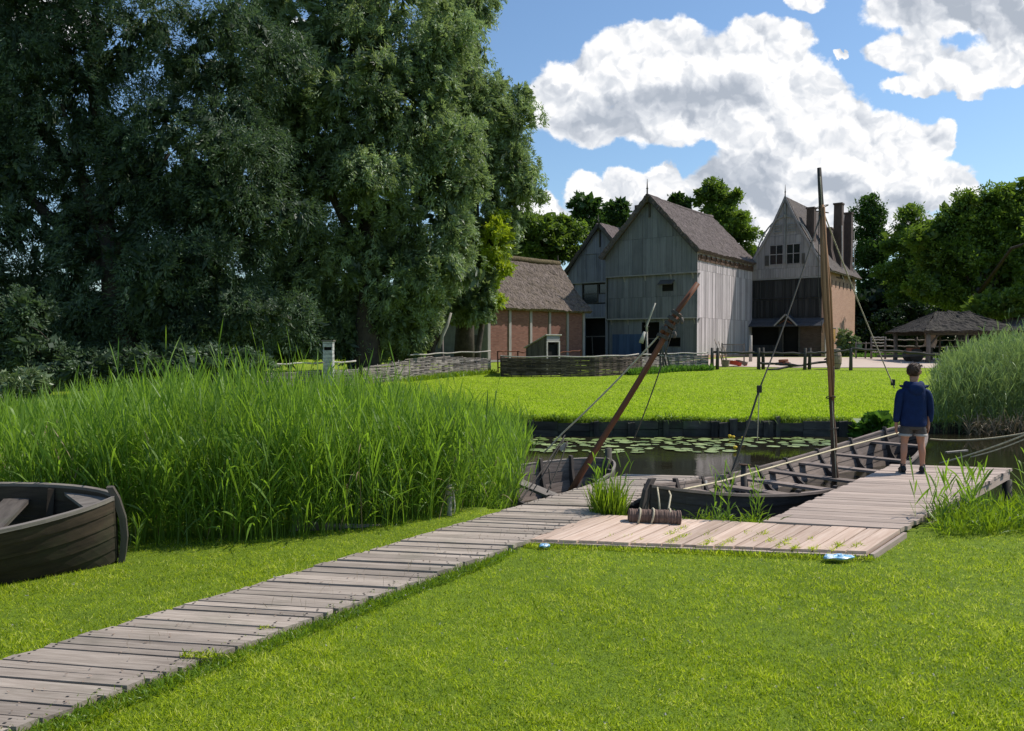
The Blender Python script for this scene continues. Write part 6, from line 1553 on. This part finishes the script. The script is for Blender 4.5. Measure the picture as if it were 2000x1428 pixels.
# ------------------------------------------------------------------ water lilies: every pad its own object
def pad_mesh(seed):
    r = random.Random(seed); mb = MB(); n = 18; notch = r.uniform(0, 2 * PI); R0 = []
    V = [(0, 0, .004)]
    for k in range(n + 1):
        a = notch + .16 + (2 * PI - .32) * k / n; rr = 1 + r.uniform(-.05, .05); V.append((math.cos(a) * rr, math.sin(a) * rr, .006 * math.sin(a * 3 + seed)))
    mb.add(V, [(0, k, k + 1) for k in range(1, n + 1)], [[(0, 0), (1, 0), (1, 1)]] * n, .5)
    o = mb.build('lily_pad', M['pad']); me = o.data; bpy.data.objects.remove(o); return me
pm = [pad_mesh(s) for s in range(7)]; r_ = random.Random(12); placed = []; tries = 0
while len(placed) < 160 and tries < 6000:
    tries += 1
    if r_.random() < .70: x, y = r_.uniform(.1, 4.3), r_.uniform(14.9, 17.35)
    else: x, y = r_.uniform(4.0, 6.9), r_.triangular(15.6, 17.3, 16.9)
    if x < 4 and y < 16.2 and r_.random() < .5: continue
    if math.sin(x * 3.1 + y * 2) * math.sin(y * 5.3 - x) > .45: continue
    s = r_.choice([r_.uniform(.07, .12), r_.uniform(.12, .17), r_.uniform(.15, .23)])
    if any((x - a) ** 2 + (y - b) ** 2 < (.72 * (s + c)) ** 2 for a, b, c in placed): continue
    placed.append((x, y, s)); o = bpy.data.objects.new('lily_pad', pm[len(placed) % 7]); C.objects.link(o)
    o.location = (x, y, WATER + .012 + r_.uniform(0, .006)); s *= .87; o.scale = (s, s * r_.uniform(.8, 1), s); o.rotation_euler = (r_.uniform(-.03, .03), r_.uniform(-.03, .03), r_.uniform(0, 6))
    tag(o, 'round pale green lily pad floating in the patch below the bank wall', 'lily pad', 'lily pads floating below the bank wall')
for k, (px, py) in enumerate(((1432, 860), (1436, 881), (1451, 862), (1425, 858))):
    c = on(px, py, WATER); mb = MB()
    mb.tube([(0, 0, 0), (0, 0, .05)], .008, 5)
    mb.loft([[Vector((math.cos(a) * q, math.sin(a) * q, z)) for a in [2 * PI * i / 9 for i in range(9)]] for q, z in ((.012, .04), (.035, .055), (.042, .085), (.03, .10))])
    o = mb.build('lily_flower', M['flower'], None, True); o.location = (c.x, c.y, WATER)
    tag(o, 'small yellow water lily bud among the pads', 'flower', 'yellow water lily buds')

# ------------------------------------------------------------------ light, sky, camera
SUN_AZ = math.atan2(.97, .24); SUN_EL = math.radians(51)
S = Vector((math.sin(SUN_AZ) * math.cos(SUN_EL), math.cos(SUN_AZ) * math.cos(SUN_EL), math.sin(SUN_EL)))
sun = bpy.data.lights.new('sun', 'SUN'); sun.energy = 5.0; sun.angle = math.radians(.5); sun.color = (1, .955, .88)
so = bpy.data.objects.new('sun', sun); C.objects.link(so); so.rotation_euler = S.to_track_quat('Z', 'Y').to_euler(); so.location = S * 80
w = bpy.data.worlds.new('World'); bpy.context.scene.world = w; w.use_nodes = True
class WT(NT):
    def __init__(s, t): s.t = t; t.nodes.clear(); s.out = t.nodes.new('ShaderNodeOutputWorld')
t = WT(w.node_tree)
sky = t.n('ShaderNodeTexSky'); sky.sky_type = 'NISHITA'; sky.sun_disc = False; sky.sun_elevation = SUN_EL; sky.sun_rotation = SUN_AZ; sky.air_density = 1.15; sky.dust_density = .5; sky.ozone_density = 1.6
skyc = t.mix(1.0, sky.outputs[0], (.115, .132, .146), 'MULTIPLY')
dirn = t.n('ShaderNodeTexCoord').outputs['Generated']
sp = t.n('ShaderNodeSeparateXYZ', {0: dirn})
ay = t.math('MAXIMUM', t.math('ABSOLUTE', sp.outputs[1]), .12)
a_ = t.math('DIVIDE', sp.outputs[0], ay); b_ = t.math('DIVIDE', sp.outputs[2], ay)
uvw = t.n('ShaderNodeCombineXYZ', {0: a_, 1: b_, 2: 0}).outputs[0]
def fbm(vec, sc, det, rough, loc=(0, 0, 0)):
    return t.noise(t.mapping(vec, (1, 1.15, 1), loc), sc, det, rough)
warp = t.n('ShaderNodeTexNoise'); t.set(warp, 'Vector', uvw); t.set(warp, 'Scale', 20.0); t.set(warp, 'Detail', 5.0); t.set(warp, 'Roughness', .6)
wv = t.n('ShaderNodeVectorMath', operation='MULTIPLY_ADD'); t.set(wv, 0, warp.outputs['Color']); t.set(wv, 1, (.046, .040, 0)); t.set(wv, 2, uvw)
wv2 = t.n('ShaderNodeVectorMath', operation='SUBTRACT'); t.set(wv2, 0, wv.outputs[0]); t.set(wv2, 1, (.023, .020, 0)); P_ = wv2.outputs[0]
def field(blobs, vec, k=.28):
    cur = None
    for x, y, rx, ry in blobs:
        ca, cb = (x - 1000) / 1500, (672 - y) / 1500
        s1 = t.n('ShaderNodeVectorMath', operation='SUBTRACT'); t.set(s1, 0, vec); t.set(s1, 1, (ca, cb, 0))
        s2 = t.n('ShaderNodeVectorMath', operation='MULTIPLY'); t.set(s2, 0, s1.outputs[0]); t.set(s2, 1, (1500 / rx, 1500 / ry, 0))
        l = t.n('ShaderNodeVectorMath', operation='LENGTH'); t.set(l, 0, s2.outputs[0]); l = l.outputs['Value']
        cur = l if cur is None else t.math('SMOOTH_MIN', cur, l, k)
    return cur
main = [(1105, 205, 75, 72), (1165, 160, 70, 62), (1235, 120, 85, 70), (1310, 85, 62, 55), (1310, 170, 110, 90), (1150, 245, 110, 40), (1290, 240, 130, 48), (1400, 150, 70, 70), (1405, 240, 90, 45), (1470, 85, 55, 48), (1535, 85, 50, 42), (1500, 160, 100, 85), (1560, 200, 100, 70), (1620, 240, 80, 60), (1570, 290, 130, 60), (1700, 275, 85, 55), (1760, 290, 80, 50), (1832, 285, 32, 42), (1690, 350, 130, 65), (1800, 370, 90, 50), (1860, 365, 48, 38), (1560, 380, 160, 80), (1430, 370, 95, 62), (1480, 300, 80, 60), (1340, 400, 60, 50), (1600, 450, 320, 40), (1148, 372, 46, 36), (1205, 362, 40, 36), (1262, 378, 42, 36), (1300, 352, 30, 38), (1220, 430, 120, 50), (1060, 430, 60, 50),
        (1880, 20, 200, 58), (2050, 60, 160, 60), (1760, 110, 75, 42), (1850, 140, 95, 42), (1950, 130, 90, 42), (1775, 175, 55, 22), (1890, 180, 28, 22), (1990, 155, 32, 22), (1565, 5, 38, 28), (1628, 112, 13, 9), (1640, 116, 11, 7), (1648, 108, 6, 5), (560, 90, 60, 50), (60, 60, 130, 60)]
D0 = field(main, P_)
n1 = fbm(uvw, 26, 6, .68); n2 = fbm(uvw, 9, 3, .55, (3, 1, 0))
def bl(vec, sc, det):
    n = t.noise(vec, sc, det, .5); return t.math('ABSOLUTE', t.math('MULTIPLY_ADD', n, 2.0, -1.0))
def billow(vec):
    return t.math('ADD', t.math('MULTIPLY', bl(vec, 16.0, 0.0), .9), t.math('MULTIPLY', bl(vec, 38.0, 2.0), .55))
B0 = billow(P_)
D = t.math('ADD', D0, t.math('MULTIPLY_ADD', n1, .44, -.22)); D = t.math('ADD', D, t.math('MULTIPLY_ADD', B0, -.30, .11))
mr = t.n('ShaderNodeMapRange', interpolation_type='SMOOTHSTEP'); t.set(mr, 0, D); t.set(mr, 1, 1.13); t.set(mr, 2, .92); t.set(mr, 3, 0.0); t.set(mr, 4, 1.0); alpha = mr.outputs[0]
off = t.n('ShaderNodeVectorMath', operation='ADD'); t.set(off, 0, P_); t.set(off, 1, (.005, .011, 0))
rel = t.math('SUBTRACT', billow(off.outputs[0]), B0)
grey = field([(1200, 225, 120, 45), (1330, 215, 90, 42), (1420, 195, 60, 40), (1440, 380, 100, 75), (1380, 330, 70, 50), (1500, 330, 50, 50), (1860, 15, 190, 52), (2000, 50, 120, 46), (1720, 410, 160, 30), (1240, 420, 90, 28), (1130, 260, 60, 25), (1620, 360, 60, 30)], P_, .4)
gm = t.n('ShaderNodeMapRange', interpolation_type='SMOOTHSTEP'); t.set(gm, 0, t.math('ADD', grey, t.math('MULTIPLY_ADD', n2, .7, -.35))); t.set(gm, 1, 1.35); t.set(gm, 2, .15); t.set(gm, 3, 0.0); t.set(gm, 4, 1.0)
shade = t.math('ADD', t.math('MULTIPLY', gm.outputs[0], .80), t.math('MULTIPLY_ADD', rel, 1.5, .10), clamp=True)
ccol = t.ramp(shade, [(0, (1.06, 1.06, 1.07)), (.16, (.93, .94, .965)), (.34, (.79, .82, .87)), (.62, (.62, .66, .73)), (1, (.45, .50, .58))])
# keep clouds above the horizon and let their feet fade in haze
hz = t.n('ShaderNodeMapRange', interpolation_type='SMOOTHSTEP'); t.set(hz, 0, sp.outputs[2]); t.set(hz, 1, .0); t.set(hz, 2, .10); t.set(hz, 3, 0.0); t.set(hz, 4, 1.0)
fw = t.n('ShaderNodeMapRange'); t.set(fw, 0, sp.outputs[1]); t.set(fw, 1, .0); t.set(fw, 2, .2); t.set(fw, 3, 0.0); t.set(fw, 4, 1.0)
final = t.mix(t.math('MULTIPLY', t.math('MULTIPLY', alpha, fw.outputs[0]), hz.outputs[0]), skyc, ccol)
bg = t.n('ShaderNodeBackground'); t.set(bg, 'Color', final); t.set(bg, 'Strength', 1.0); t.t.links.new(bg.outputs[0], t.out.inputs[0])
w.cycles.sampling_method = 'MANUAL'; w.cycles.sample_map_resolution = 512

cam = bpy.data.cameras.new('camera'); co = bpy.data.objects.new('camera', cam); C.objects.link(co)
co.location = (0, 0, CAMZ); co.rotation_euler = (PI / 2 - PITCH, 0, 0); cam.sensor_width = 36; cam.lens = 27; cam.clip_end = 4000; cam.clip_start = .05
sc = bpy.context.scene; sc.camera = co
sc.view_settings.view_transform = 'Standard'; sc.view_settings.look = 'None'; sc.view_settings.exposure = 0; sc.view_settings.gamma = 1
sc.render.engine = 'CYCLES'; sc.cycles.max_bounces = 6; sc.cycles.diffuse_bounces = 3; sc.cycles.glossy_bounces = 3; sc.cycles.transmission_bounces = 4; sc.cycles.use_denoising = True
